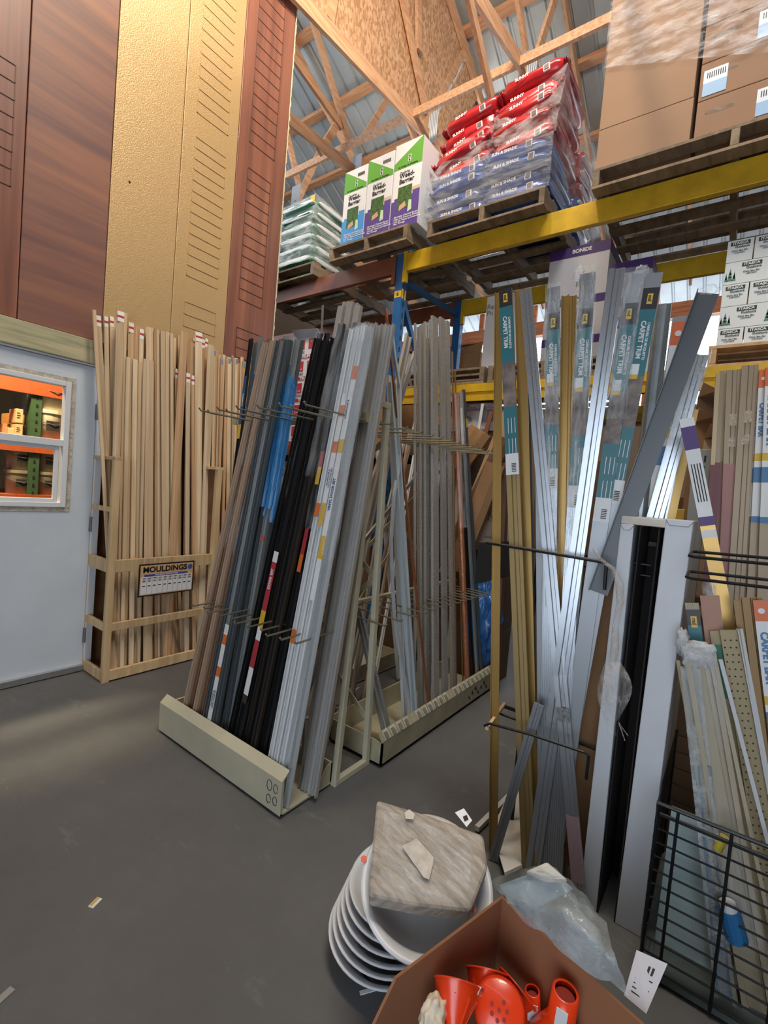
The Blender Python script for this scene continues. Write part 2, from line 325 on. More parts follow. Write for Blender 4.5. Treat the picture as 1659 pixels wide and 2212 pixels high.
def pail(c, r, h, label, m=cream, group='pails in the store room'):
    o = thing('pail', label, 'bucket', c, group)
    MB().lathe(c, (0, 0, 1), [(0, 0), (r*.88, 0), (r*.97, h*.9), (r*.97, h*.93)], 20).build('pail_body', m, o, smooth=True)
    MB().lathe(c, (0, 0, 1), [(r*.97, h*.86), (r*1.06, h*.87), (r*1.06, h), (0, h)], 20).build('lid', m, o)
    q = [V(c)+V((math.cos(t)*r*1.05, -math.sin(t)*r*1.08, h*.8-math.sin(t)*h*.3)) for t in [i*math.pi/8 for i in range(9)]]
    MB().path(q, .004, 6).build('handle', steel, o)
    MB().box((c[0]-r*.45, c[1]-r*.99, c[2]+h*.3), (c[0]+r*.3, c[1]-r*.9, c[2]+h*.62)).build('paper_label', ink, o); return o
a = zx(640, 1150, 5.1); pail((a.x, 5.1, zs), .13, .27, 'lower of two cream pails with yellow band stacked right of the green upright')
a = zx(660, 900, 5.1); pail((a.x, 5.1, zs+.275), .14, .3, 'upper cream pail stacked on another on the store shelf')
for zu, hgt, n_, lab in [(250, 0, 1, 'lower'), (250, 1, 1, 'upper')]:
    a = zx(zu, 1800, 5.1); pail((a.x, 5.1, zl+hgt*.215), .11, .21, lab+' grey pail of the pair left of the green upright, lower store shelf', mat('grey_pail', '8e8472', .6))
for zu, hgt, lab in [(620, 0, 'bottom'), (620, 1, 'top')]:
    a = zx(zu, 1800, 5.1); pail((a.x, 5.1, zl+hgt*.215), .1, .21, lab+' pail of the pair right of the green upright, lower shelf', mat('grey_pail', '8e8472', .6))
for zu, hgt, lab in [(790, 0, 'bottom'), (790, 1, 'top')]:
    a = zx(zu, 1800, 5.1); pail((a.x+.03, 5.1, zl+hgt*.215), .09, .21, lab+' pail of the pair nearest the window edge, lower store shelf', mat('grey_pail', '8e8472', .6))
# ---- tall garage door sections standing over the door and the moulding rack
walh = mat('walnut_print_across', 'a06e57', .5, vs=1.3, stretch=(.3, 1, 5.5), col2='5d434a', var=.1)
walv = mat('walnut_print_upright', '6b463f', .42, vs=1.3, stretch=(8, 1, .3), col2='9c6753', var=.1, coat=.15)
gold = mat('gold_embossed_steel', 'c0a274', .36, .2, bump=.35, bs=150, coat=.1); foam = mat('foam_edge', 'cfc2a4', .9, bump=.8, bs=60)
line = mat('groove_shadow', '4a2f28', .8)
def panel(x0, x1, z0, z1, m, label, slats=(), verts=(), dirm=None):
    o = thing('garage_door_section', label, 'garage door panel', (x0, 3.4, z0), 'garage door sections hung above the door')
    b = MB().box((x0+.002, 3.405, z0), (x1-.002, 3.455, z1)); b.build('panel_skin', m, o, bevel=.004)
    g = MB()
    for (a, c, q0, q1, n) in slats:
        y = 3.405
        g.box((a, y-.0035, q0), (a+.006, y, q1)).box((c-.006, y-.0035, q0), (c, y, q1))
        for i in range(n+1): zz = q0+(q1-q0)*i/n; g.box((a, y-.0035, zz), (c, y, zz+.004))
    if slats: g.build('embossed_ladder', dirm or m, o)
    return o
ZT = 6.62
walr = mat('walnut_ridge', '64433a', .5); goldr = gold
panel(.35, .9, 2.19, ZT, walv, 'walnut-look garage door section at the far left, upright grain, with faint embossing', [(.45, .845, 2.9, 3.55, 7)], dirm=walr)
panel(.9, 1.352, 2.19, ZT, walh, 'walnut-look garage door section with streaky grain running across, directly over the white door')
panel(1.352, 1.806, 2.19, ZT, gold, 'plain gold garage door section next to the walnut one with streaks across')
o = panel(1.806, 2.256, 2.19, ZT, gold, 'gold garage door section with embossed ladders, between plain gold and walnut', [(1.9, 2.17, 2.3, 2.66, 4), (1.9, 2.165, 2.85, 3.85, 13), (1.9, 2.165, 4.02, 6.2, 26)], dirm=goldr)
o = panel(2.256, 2.735, 2.19, ZT, walv, 'walnut-look garage door section at the right end with a ragged foam edge', [(2.36, 2.62, 2.3, 2.62, 4), (2.36, 2.6, 2.85, 3.9, 12), (2.36, 2.62, 4.1, 6.4, 24)], dirm=walr)
fe = MB(); fe.sheet([[V((2.735+.014*mnoise.noise(V((0, 0, z*25)))+.012, 3.404+.05*j, z)) for j in (0, 1)] for z in [2.19+i*.02 for i in range(245)]])
fe.sheet([[V((2.735+.026*j*(.5+.5*mnoise.noise(V((0, 0, z*25)))), 3.404, z)) for j in (0, 1)] for z in [2.19+i*.02 for i in range(245)]]); fe.build('foam_edge', foam, o)
MB().lathe(PY(280, 393, 3.404), (0, -1, 0), [(0, 0), (.008, .0), (.004, .004), (0, .004)], 8).build('bolt_hole', line, bpy.data.objects['garage_door_section.002'])
# ---- roof and trusses
XE, ZE, SL = 9.4, 5.4, .5
def zroof(x): return ZE+(XE-x)*SL
tin = mat('galvanised_roof', 'a2a8aa', .45, .3, var=.15, vs=2)
b = MB(); ys = []
y = -5.
while y < 9: ys += [(y, 0), (y+.17, 0), (y+.185, .025), (y+.215, .025)]; y += .23
b.sheet([[V((x, yy, zroof(x)+dz)) for yy, dz in ys] for x in (9.9, -3.0)]); o = b.build('ceiling', tin, solid=.004); struct(o)
spf = wood('spruce', 'b08362', 'cda482', (3, 30, 30), .65, c3='b37f5a'); spfy = wood('spruce_dark', 'a8724c', 'c6956c', (30, 3, 30), .7)
x = XE-.1; i = 0
while x > -2.5:
    o = MB().bar((x, -4.9, zroof(x)-.045), (x, 8.9, zroof(x)-.045), .13, .06, (0, 0, 1)).build('purlin', spfy, at=(x, 0, zroof(x)-.09)); struct(o); x -= .78; i += 1
tp = mat('toothed_plate', 'b5bcc2', .35, .8)
osbm = osb()
def truss(y, chord, webs, lab, webw=.038):
    o = thing('roof_truss', lab, 'truss', (3, y, 5.5), 'roof trusses'); o['kind'] = 'structure'; del o['category']
    a, b = PY(*chord[0], y), PY(*chord[1], y); d = (b-a).normalized(); a -= d*2.6; b += d*3.4
    MB().bar(a, b, .038, .14, (0, 0, 1)).build('bottom_chord', spf, o)
    t0 = V((-2, y, zroof(-2)-.17)); t1 = V((9.3, y, zroof(9.3)-.17)); MB().bar(t0, t1, .038, .14, (0, 0, 1)).build('top_chord', spf, o)
    for i, (p, q) in enumerate(webs): MB().bar(PY(*p, y+.012*i-.02), PY(*q, y+.012*i-.02), .038, .09, V((1, 0, .3))).build('web', spf, o)
    return o
T1 = truss(3.35, ((645, -6), (940, 310)), [((858, -60), (918, 232)), ((903, -60), (905, 110)), ((728, -60), (712, 45)), ((985, -60), (1030, 170)), ((1012, 92), (915, 275))], 'roof truss sheathed with chipboard above the garage door sections')
T2 = truss(4.5, ((622, 255), (755, 362)), [((668, 20), (758, 318)), ((610, 90), (738, 275)), ((842, 205), (785, 300)), ((742, 245), (690, 330))], 'roof truss behind the chipboard one, beside the green bags')
T3 = truss(2.1, ((1036, 0), (1132, 148)), [((1112, -50), (1136, 110)), ((1214, -50), (1150, 150)), ((1000, -60), (1062, 210)), ((1223, 0), (1290, 440)), ((1250, -30), (1306, 260))], 'roof truss running over the red seed bags')
T4 = truss(.9, ((1330, -150), (1400, -20)), [], 'roof truss above the tall cartons')
T5 = truss(5.7, ((600, 460), (660, 500)), [((620, 290), (650, 420)), ((690, 330), (640, 440))], 'roof truss farthest off, seen low beside the panels')
pl = [PY(*q, 3.375) for q in ((610, -70), (976, -70), (1012, 96), (985, 165), (915, 262), (905, 285))]
b = MB(); n = len(pl); b.add(pl+[p+V((0, .012, 0)) for p in pl], [tuple(range(n)), tuple(range(n, 2*n))]+[(i, (i+1) % n, n+(i+1) % n, n+i) for i in range(n)]); b.build('sheathing', osbm, T1, label='chipboard sheathing')
pl = [PY(*q, 3.375) for q in ((1016, 110), (1040, 200), (1030, 215), (960, 330), (925, 290))]
b = MB(); n = len(pl); b.add(pl+[p+V((0, .012, 0)) for p in pl], [tuple(range(n)), tuple(range(n, 2*n))]+[(i, (i+1) % n, n+(i+1) % n, n+i) for i in range(n)]); b.build('sheathing', osbm, T1)
struct(MB().bar((4.45, -3, 5.70), (4.45, 7, 5.70), .09, .038, (1, 0, 0)).build('truss_brace', spf))
for T, y, (u, v) in ((T1, 3.35, (932, 243)), (T2, 4.5, (770, 335)), (T3, 2.1, (1140, 132)), (T5, 5.7, (640, 400))):
    c = PY(u, v, y-.02); b = MB(); ys = []
    for i in range(9): ys += [(c.y+.09-i*.022, 0), (c.y+.09-i*.022-.011, .006)]
    b.sheet([[V((c.x+d_, yy, z)) for yy, d_ in ys] for z in (c.z, c.z-.36)]); b.build('ribbed_plate', tp, T, solid=.001)
# ---- far wall: girts, open windows to the daylight
girt = wood('red_girt', '9c5a38', 'c58257', (30, 2, 30), .7); panelw = mat('sheet_wall', '7d6a58', .8)
b = MB()
zw0, zw1, zt = 3.17, 4.74, 5.3
b.box((XE, -5, 0), (XE+.1, 9, zw0)).box((XE, -5, zw1), (XE+.1, 9, zw1+.22)); b.box((XE, 4.75, zw0), (XE+.1, 9, zw1)); struct(b.build('wall_far', panelw))
for y in (4.7, 3.55, 2.6, 1.4, .2, -1, -2.2):
    struct(MB().box((XE-.06, y-.05, zw0), (XE-.001, y+.05, 5.35)).build('wall_post', girt))
struct(MB().box((XE-.12, -5, zw1-.02), (XE-.061, 9, zw1+.24)).build('wall_girt', girt)); struct(MB().box((XE-.12, -5, zw0-.2), (XE-.061, 9, zw0)).build('wall_girt', girt))

# rest of the hall behind the camera: side wall and a rear wall with an open bay door
struct(MB().box((-3.1, -5, 0), (-3, -2.0, 11)).box((-3.1, .6, 0), (-3, 9, 11)).box((-3.1, -2.0, 2.9), (-3, .6, 11)).build('wall_rear', panelw))
struct(MB().box((-3, -5.1, 0), (10, -5, 11)).build('wall_right', panelw))
struct(MB().box((2.76, 9, 0), (10, 9.1, 9)).build('wall_end', panelw))
# ================================================================ wooden moulding rack and its mouldings
pine = wood('rack_pine', 'b79a72', 'd3b78f', (30, 30, 2.2), .65, c3='a88a62')
rackback = mat('rack_back_board', '6b4a2c', .8, var=.25, vs=3, stretch=(1, 1, 4))
XA, YF, YB = 1.345, 3.10, 3.44
mr = thing('moulding_rack', 'open pine floor rack holding the wood mouldings beside the white door', 'rack', (XA, YF, 0))
def post(x, y, h, n='post'): MB().box((x, y, 0), (x+.042, y+.036, h)).build(n, pine, mr, bevel=.002)
post(XA, YF, 1.43); post(XA, YB-.036, 1.43); post(2.075, YF, 1.43); post(2.72, YF, 1.43)
def rail(x0, x1, y0, y1, z0, z1, n='rail'): MB().box((x0, y0, z0), (x1, y1, z1)).build(n, pine, mr, bevel=.002)
for z0, z1 in ((.715, .795), (.335, .385), (.01, .075)):
    rail(XA+.042, 2.075, YF, YF+.024, z0, z1); rail(2.117, 2.72, YF, YF+.024, z0, z1)
    rail(XA, XA+.022, YF+.036, YB-.036, z0, z1, 'side_rail')
rail(XA, XA+.042, YF, YB, 1.43, 1.452, 'top_rail'); rail(2.06, 2.14, YF, YB, 1.43, 1.452, 'top_rail')
rail(XA, XA+.022, YF+.036, YB-.036, 1.10, 1.13, 'side_rail')
MB().box((2.08, YF+.036, 0), (2.1, YB, 1.43)).build('divider', rackback, mr)
MB().box((XA, YB, 0), (2.75, YB+.012, 1.4)).build('back_board', rackback, mr)
MB().box((XA, YF+.024, .0), (2.72, YB, .012)).build('floor_board', rackback, mr)
pineA = wood('moulding_pine', 'c4a681', 'dcc4a3', (60, 60, 1.5), .5, c3='c09765')
pineB = wood('moulding_pine_pale', 'd0b591', 'e6d2b4', (60, 60, 1.5), .5, c3='cfae80')
pineC = wood('moulding_pine_warm', 'b9906a', 'd4b08a', (60, 60, 1.5), .5, c3='a87848')
stw = mat('sticker_white', 'e9e7e2', .6); str_ = mat('sticker_red', 'b5303a', .6); stb = mat('sticker_blue', '6f8dad', .6)
# (u top, v top, u at foot, width mm, thickness mm, layer, sticker)
bay1 = [(202, 670, 246, 15, 12, 0, 0), (211, 682, 252, 22, 12, 1, 1), (228, 684, 240, 20, 10, 3, 1), (240, 684, 248, 20, 10, 4, 1), (249, 692, 254, 22, 10, 4, 0),
 (259, 673, 234, 34, 16, 0, 1), (270, 677, 252, 14, 12, 1, 0), (282, 697, 272, 26, 12, 3, 1), (291, 704, 278, 16, 12, 4, 0), (298, 707, 284, 16, 12, 4, 0), (305, 711, 290, 22, 10, 3, 1),
 (276, 772, 262, 18, 12, 0, 0), (284, 776, 268, 16, 11, 1, 0), (291, 777, 282, 22, 12, 0, 0), (301, 783, 292, 20, 10, 1, 0), (311, 776, 298, 14, 14, 0, 0), (322, 779, 318, 44, 12, 0, 0),
 (315, 712, 306, 20, 10, 4, 0), (324, 708, 326, 44, 11, 2, 0), (334, 711, 335, 12, 14, 1, 0), (339, 713, 341, 12, 14, 1, 0), (344, 717, 347, 12, 12, 2, 0), (350, 716, 355, 24, 12, 1, 0),
 (358, 717, 361, 14, 14, 1, 0), (363, 719, 366, 12, 12, 2, 0), (369, 721, 371, 16, 14, 1, 0), (376, 730, 378, 16, 10, 4, 0), (381, 797, 374, 20, 10, 2, 1),
 (397, 717, 360, 42, 13, 0, 0), (407, 733, 396, 22, 10, 2, 0), (413, 738, 400, 18, 10, 3, 0), (405, 806, 402, 24, 11, 0, 1), (415, 811, 418, 18, 11, 0, 1), (419, 730, 412, 22, 12, 3, 1),
 (428, 718, 426, 42, 12, 1, 1), (438, 733, 432, 20, 10, 3, 1), (445, 731, 436, 20, 10, 4, 1), (455, 746, 441, 42, 12, 0, 0), (388, 726, 384, 26, 10, 4, 0), (357, 730, 392, 16, 12, 3, 0)]
YP = 3.135
n = 0
for (u, v, ub, w, t, ly, st) in sorted(bay1, key=lambda q: q[0]):
    c = YP+ly*.022
    pt = PP(u, v, (0, 1, -.075), c); pb = PP(ub, 1432-.25*(ub-240), (0, 1, -.075), c); pb = todown(pb, pt, .03)
    pb.x = min(max(pb.x, XA+.06), 2.05)
    m = [pineA, pineB, pineC, pineA][(n*7+ly) % 4]
    adj = 'wide' if w > 38 else ('slim' if w < 17 else 'narrow'); short = pt.z < 2.25
    lab = '%s%s pine moulding%s, %s from the door, first bay' % ('short ' if short else 'tall ', adj, ' with red-white end sticker' if st else '', ORD[n])
    o = stick('pine_moulding', pb, pt, 'mould' if w > 24 else 'flat', w/1000*1.3, t/1000, m, (0, -1, 0), lab, 'moulding', 'pine mouldings in the first bay', )
    o['kind'] = 'thing'
    if st: sleeve(o, w/1000*1.2, t/1000, [(.004, .03, stw), (.03, .045, str_), (.045, .07, stw)], 'price_sticker')
    n += 1
n = 0
for i in range(22):
    u = 462+i*4.0; v = 757+(i % 5)*4+i*1.1+random.uniform(-6, 6); ly = [0, 2, 3, 1][i % 4]; c = YP+.015+ly*.02
    pt = PP(u, v, (0, 1, -.075), c); pb = pt+V((random.uniform(-.05, .06)*(-1 if i > 18 else 1), 0, 0)); pb.z = .03; pb.y = c+.002; pb.x = min(max(pb.x, 2.15), 2.69)
    st = i % 2 == 0; w = random.choice((16, 18, 22, 26))
    o = stick('pine_moulding', pb, pt, 'flat' if i % 3 else 'mould', w/1000*1.3, .011, [pineA, pineC, pineB][i % 3], (0, -1, 0),
        '%s pine moulding%s, %s from the divider, second bay' % ('slim' if w < 20 else 'narrow', ' with pale blue end sticker' if st else '', ORD[n]), 'moulding', 'pine mouldings in the second bay'); o['kind'] = 'thing'
    if st: sleeve(o, w/1000*.96, .011, [(.01, .05, stb)], 'price_sticker')
    n += 1
# signs hung on the rack
tan = mat('sign_tan', 'c9a27c', .4); black = mat('black_ink', '111111', .6); paper = mat('sign_paper', 'dcdde0', .3, coat=.3); blueb = mat('sign_blue', '34489a', .5)
def sign(a, b, c, d, label):
    w = (b-a).length; h = (a-d).length; N = (b-a).cross(d-a).normalized(); R = (b-a).normalized(); U = (a-d).normalized(); F = R.cross(U)
    s = thing('mouldings_sign', label, 'sign', a, 'mouldings signs on the wooden rack')
    P = lambda x, y, z=.0: a+R*(x*w)+U*(-y*h)+F*z
    def slab(x0, y0, x1, y1, z, m, nm, par):
        return MB().hexa([P(x0, y1, z-.0012), P(x1, y1, z-.0012), P(x1, y0, z-.0012), P(x0, y0, z-.0012), P(x0, y1, z), P(x1, y1, z), P(x1, y0, z), P(x0, y0, z)]).build(nm, m, par)
    slab(0, 0, 1, 1, 0, black, 'sign_border', s); f = slab(.025, .045, .975, .96, .0015, tan, 'sign_face', s)
    slab(.04, .40, .96, .93, .0025, paper, 'chart', s); slab(.09, .325, .87, .385, .0025, blueb, 'blue_band', s)
    text('MOULDINGS', s, black, P(.46, .185, .0022), R, U, h*.235, .035, wide=1.05)
    text('SOLID WOOD TRIM MOULDINGS', s, paper, P(.48, .355, .0032), R, U, h*.05, .02)
    b = MB(); q = MB()
    for i in range(10):
        x = .045+.0915*i
        if i: b.hexa([P(x, .93, .003), P(x+.004, .93, .003), P(x+.004, .40, .003), P(x, .40, .003), P(x, .93, .0034), P(x+.004, .93, .0034), P(x+.004, .40, .0034), P(x, .40, .0034)])
        for y0, y1, k in ((.43, .45, .06), (.47, .48, .05), (.51, .525, .055), (.535, .545, .05), (.66, .69, .05)):
            q.hexa([P(x+.018, y1, .003), P(x+.018+k, y1, .003), P(x+.018+k, y0, .003), P(x+.018, y0, .003), P(x+.018, y1, .0034), P(x+.018+k, y1, .0034), P(x+.018+k, y0, .0034), P(x+.018, y0, .0034)])
    b.build('chart_lines', steel, s); q.build('chart_print', ink, s)
    MB().lathe(P(.915, .18, .002), F, [(0, .001), (h*.085, .001), (h*.085, 0)], 20).build('globe_emblem', mat('globe_blue', '3f5a92', .5, var=.5, vs=90), s)
    return s
YS2 = 3.085
q = [PY(u, v, YS2) for u, v in ((297, 1219), (418, 1212), (418, 1277), (301, 1288))]
x0 = (q[0].x+q[3].x)/2; x1 = (q[1].x+q[2].x)/2; z1 = (q[0].z+q[1].z)/2; z0 = (q[2].z+q[3].z)/2
sign(V((x0, YS2, z1)), V((x1, YS2, z1)), V((x1, YS2, z0)), V((x0, YS2, z0)), 'MOULDINGS sign fully in view on the rail of the wooden rack')
x2 = PY(588, 1205, YS2).x
sign(V((x2-.36, YS2, z1+.02)), V((x2, YS2, z1+.02)), V((x2, YS2, z0+.02)), V((x2-.36, YS2, z0+.02)), 'second MOULDINGS sign, almost hidden behind the leaning metal rods')
# ================================================================ cream metal display racks
creamm = mat('cream_enamel', 'b9b49c', .45, .1, var=.1, vs=4, bump=.05); creamd = mat('cream_enamel_worn', 'a39d84', .5, .1, var=.2, vs=6)
prong = mat('zinc_rod', '8d8a78', .35, .7)
marker = mat('marker_ink', '20243f', .6)
# ---- rack whose tray faces the aisle (long side runs towards the wall)
r1 = thing('display_rack', 'cream metal floor rack full of leaning door-set rods, tray nearest the camera', 'rack', (1.31, 1.36, 0))
xa, xb, ya, yb = 1.31, 1.615, 1.36, 2.33
b = MB().box((xa, ya, .012), (xb, yb, .02)); b.build('tray_floor', creamm, r1)
MB().hexa([(xa, ya, .012), (xa+.012, ya, .012), (xa+.012, yb, .012), (xa, yb, .012), (xa-.002, ya, .16), (xa+.01, ya, .16), (xa+.01, yb, .16), (xa-.002, yb, .16)]).hexa([(xa-.002, ya, .16), (xa+.0, ya, .155), (xa+.0, yb, .155), (xa-.002, yb, .16), (xa+.035, ya, .195), (xa+.037, ya, .19), (xa+.037, yb, .19), (xa+.035, yb, .195)]).build('tray_lip', creamm, r1)
MB().box((xa, yb-.012, .012), (xb, yb, .15)).build('tray_end', creamm, r1)
MB().box((xb-.008, ya, .02), (xb, yb, .115)).build('tray_back', creamm, r1)
MB().hexa([(xb-.1, ya, .02), (xb, ya, .02), (xb, ya+.006, .02), (xb-.1, ya+.006, .02), (xb-.03, ya, .11), (xb, ya, .115), (xb, ya+.006, .115), (xb-.03, ya+.006, .11)]).build('tray_ear', creamd, r1)
def scrawl(s, org, R, U, k, par):
    org = V(org); pts = []
    for i in range(15): a = i*.55; pts.append(org+R*(math.cos(a)*.012*k)+U*(math.sin(a)*.018*k-.0))
    b = MB().path(pts, .0014, 5)
    for dx, dy in ((.03, 0), (.03, -.04), (0, -.045)):
        b.path([org+R*(dx*k+math.cos(i*.5)*.010*k)+U*(dy*k+math.sin(i*.5)*.014*k) for i in range(13)], .0014, 5)
    b.build('marker_scrawl', marker, par)
scrawl('', (xa-.0025, ya+.075, .115), V((0, -1, 0)), V((0, 0, 1)), 1.3, r1)
def endframe(y, par):
    for a, c in (((1.632, y, 0), (1.70, y, 1.79)), ((1.862, y, 0), (1.785, y, 1.79))): MB().bar(a, c, .028, .028, (0, -1, 0)).build('leg', creamm, par, bevel=.002)
    MB().bar((1.685, y, 1.785), (1.80, y, 1.785), .03, .03, (0, 0, 1)).build('top_bar', creamm, par, bevel=.002)
    MB().bar((1.62, y, .015), (1.875, y, .015), .03, .028, (0, 0, 1)).build('foot_bar', creamm, par, bevel=.002)
    MB().bar((1.645, y+.02, 1.71), (1.70, y+.02, 1.71), .03, .04, (0, 0, 1)).box((1.66, y-.018, 1.55), (1.70, y-.014, 1.74)).build('bracket', creamd, par)
endframe(1.35, r1); endframe(2.31, r1)
for a, c in (((1.83, 1.36, .95), (1.80, 2.30, 1.62)), ((1.80, 1.36, 1.62), (1.83, 2.30, .95)), ((1.84, 1.36, .25), (1.83, 2.30, .95)), ((1.83, 1.36, .95), (1.84, 2.30, .25))): MB().bar(a, c, .028, .005, (1, 0, 0)).build('cross_brace', creamd, r1)
MB().bar((1.665, 1.35, 1.70), (1.665, 2.31, 1.70), .03, .03).build('prong_bar', creamd, r1); MB().bar((1.60, 1.35, .742), (1.60, 2.31, .742), .035, .03).build('prong_bar', creamd, r1)
for i in range(11):
    y = 1.362+i*.072; z = 1.696-.012*(i % 2)
    MB().path([(1.66, y, z), (1.28, y, z-.004), (1.268, y, z+.008)], .0042, 6).build('prong', prong, r1)
    MB().path([(1.595, y, .742), (1.325-.015*(i % 3), y, .735), (1.318-.015*(i % 3), y, .746)], .0042, 6).build('prong', prong, r1)
# ---- rack whose tray faces right (long side runs along the wall)
r2 = thing('display_rack', 'cream metal floor rack with speckled trim, its price-tagged tray turned to the right', 'rack', (1.9, 1.27, 0))
xa2, xb2, yf2, yk2 = 1.885, 3.27, 1.272, 1.625
MB().box((xa2, yf2, .012), (xb2, yk2, .02)).build('tray_floor', creamm, r2)
MB().box((xa2, yf2, .012), (xb2, yf2+.01, .135)).hexa([(xa2, yf2, .135), (xb2, yf2, .135), (xb2, yf2+.01, .135), (xa2, yf2+.01, .135), (xa2, yf2+.03, .175), (xb2, yf2+.03, .175), (xb2, yf2+.034, .172), (xa2, yf2+.034, .172)]).build('tray_lip', creamd, r2)
MB().box((xa2, yk2-.01, .012), (xb2, yk2, .15)).build('tray_back', creamm, r2); MB().box((xa2, yf2, .012), (xa2+.01, yk2, .13)).build('tray_end', creamd, r2)
tagp = mat('tag_paper', 'b9b6a8', .6, var=.25, vs=30)
for i in range(22):
    x = xa2+.02+i*.062
    if i in (4, 11): continue
    o = MB().hexa([(x, yf2-.002, .138), (x+.05, yf2-.002, .138), (x+.05, yf2-.001, .138), (x, yf2-.001, .138), (x, yf2+.028, .176), (x+.05, yf2+.028, .176), (x+.05, yf2+.03, .176), (x, yf2+.03, .176)]).hexa([(x+.008, yf2-.003, .146), (x+.034, yf2-.003, .146), (x+.034, yf2-.002, .146), (x+.008, yf2-.002, .146), (x+.008, yf2+.018, .168), (x+.034, yf2+.018, .168), (x+.034, yf2+.02, .168), (x+.008, yf2+.02, .168)], 1).build('price_tag', [tagp, mat('tag_faded_print', '77756a', .6)], r2)
b = MB()
for j in range(7): b.path([(2.86+j*.045+.02*math.sin(i*1.9), yf2-.001, .055+.02*(j % 3)+.018*math.cos(i*2.3)) for i in range(6)], .0014, 5)
b.build('marker_scrawl', black, r2)
for x in (1.90, 3.25):
    for a, c in (((x, 1.635, 0), (x, 1.72, 1.79)), ((x, 1.97, 0), (x, 1.86, 1.79))): MB().bar(a, c, .028, .028, (1, 0, 0)).build('leg', creamm, r2)
MB().bar((1.885, 1.70, 1.78), (3.26, 1.70, 1.78), .03, .02).build('top_bar', creamm, r2)
for a, c in (((1.9, 1.80, .75), (3.24, 1.80, 1.65)), ((1.9, 1.80, 1.65), (3.24, 1.80, .75)), ((2.0, 1.9, .25), (2.7, 1.9, .95)), ((2.0, 1.9, .95), (2.7, 1.9, .25))): MB().bar(a, c, .03, .005, (0, -1, 0)).build('cross_brace', creamd, r2)
MB().bar((1.75, 1.66, 1.70), (3.2, 1.66, 1.70), .02, .03).build('prong_bar', creamd, r2)
b = MB().bar((1.80, 1.63, .75), (3.2, 1.63, .75), .03, .02)
b.build('prong_bar', creamm, r2)
for i, x in enumerate((1.70, 1.83, 1.96, 2.07, 2.17, 2.27, 2.36, 2.45, 2.53, 2.61, 2.68, 2.76, 2.83, 2.90)):
    MB().path([(x, 1.65, 1.69), (x, 1.26, 1.685), (x, 1.25, 1.695)], .0042, 6).build('prong', prong, r2)
    MB().path([(x+.1, 1.62, .75), (x+.1, 1.26, .745), (x+.1, 1.25, .755)], .0042, 6).build('prong', prong, r2)
# back side of that rack with a second tray
r3 = thing('rack_tray', 'empty cream tray low behind the racks, on the far side', 'tray', (2.5, 2.0, 0))
MB().box((2.49, 2.0, .01), (3.08, 2.34, .02)).build('tray_floor', creamm, r3); MB().box((2.49, 2.0, .02), (3.08, 2.012, .125)).build('tray_lip', creamd, r3); MB().box((3.07, 2.012, .02), (3.08, 2.34, .125)).build('tray_end', creamd, r3); MB().box((2.49, 2.33, .02), (3.07, 2.34, .12)).build('tray_back', creamd, r3)
# ---------------------------------------------------------------- rods in the aisle rack
brz = mat('bronze_strip', '94745c', .3, .4, var=.15, vs=9, stretch=(1, 1, .05)); tanp = mat('tan_strip', 'ac9480', .5, .1, var=.1, stretch=(1, 1, .05)); slate = mat('slate_strip', '5d666c', .4, .4)
alus = mat('mill_aluminium', 'aeb4b8', .3, .75, var=.1, vs=8, stretch=(1, 1, .04)); blk = mat('black_strip', '24272a', .28, .3); dkbr = mat('dark_bronze_strip', '3d3733', .35, .4)
wht = mat('white_strip', 'd2d6d9', .4, .1, var=.06, vs=7, stretch=(1, 1, .05)); almond = mat('almond_strip', '9f9992', .55, .1, var=.12, vs=8, stretch=(1, 1, .05)); gry = mat('grey_strip', 'b2b6b8', .4, .4, var=.1, vs=8, stretch=(1, 1, .04))
orl = mat('label_orange', 'c8672a', .5); bll = mat('label_blue', '2f6fa8', .5); whl = mat('label_white', 'd3d6d8', .45); redl = mat('label_red', '9c2f38', .45); yel = mat('label_yellow', 'c9a52e', .5); navy = mat('label_navy', '274a72', .5)
bagblue = film('blue_bag_film', '2f83c4', .55, .95, 9, (1, 1, .3), .25); bag = film('clear_sleeve_film', 'e6edf2', .02, .45, 16, (1, 1, .12), .15)
FA = (-1, 0, 0)
def rod(u1, v1, u0, v0, ly, kind, w, t, m, label, group, x0=1.352, k=.105, cat='metal strip', name='metal_strip'):
    n = (1, 0, -k); d = x0+ly*.021
    pt, pb = PP(u1, v1, n, d), PP(u0, v0, n, d); pb = todown(pb, pt, .024)
    return stick(name, pb, pt, kind, w, t, m, FA, label, cat, group)
def door_label(o, w, t, z, side='white'):
    l = sleeve(o, w*1.02, t, [(z, z+.05, whl), (z+.05, z+.1, orl), (z+.1, z+.21, whl), (z+.21, z+.26, orl), (z+.26, z+.48, whl), (z+.48, z+.58, yel)])
    sticktext(o, l, 'ALUMINUM &', z+.37, w*.42, navy, t, w*.2, down=False, bold=.02); sticktext(o, l, 'VINYL DOOR SET', z+.37, w*.40, navy, t, -w*.22, down=False, bold=.02)
G = 'door-set strips leaning in the aisle rack'
def wrap(o, w, t, z0, z1, m=None, nm='plastic_sleeve'):
    F = ROOT[o.name]; L = o['len']; b = MB(F); g = []
    h = w/2+.004
    for i in range(25):
        z = L-z0-(z1-z0)*i/24; q = []
        for (x, y) in ((-h, -.003), (-h, t+.004), (-h*.4, t+.007), (h*.4, t+.007), (h, t+.004), (h, -.003)):
            q.append((x+.004*mnoise.noise(V((x*40, z*18, w*90))), y+.005*mnoise.noise(V((z*22, x*50, 3+w))), z))
        g.append(q)
    b.sheet(g); return b.build(nm, m or bag, o, smooth=True)
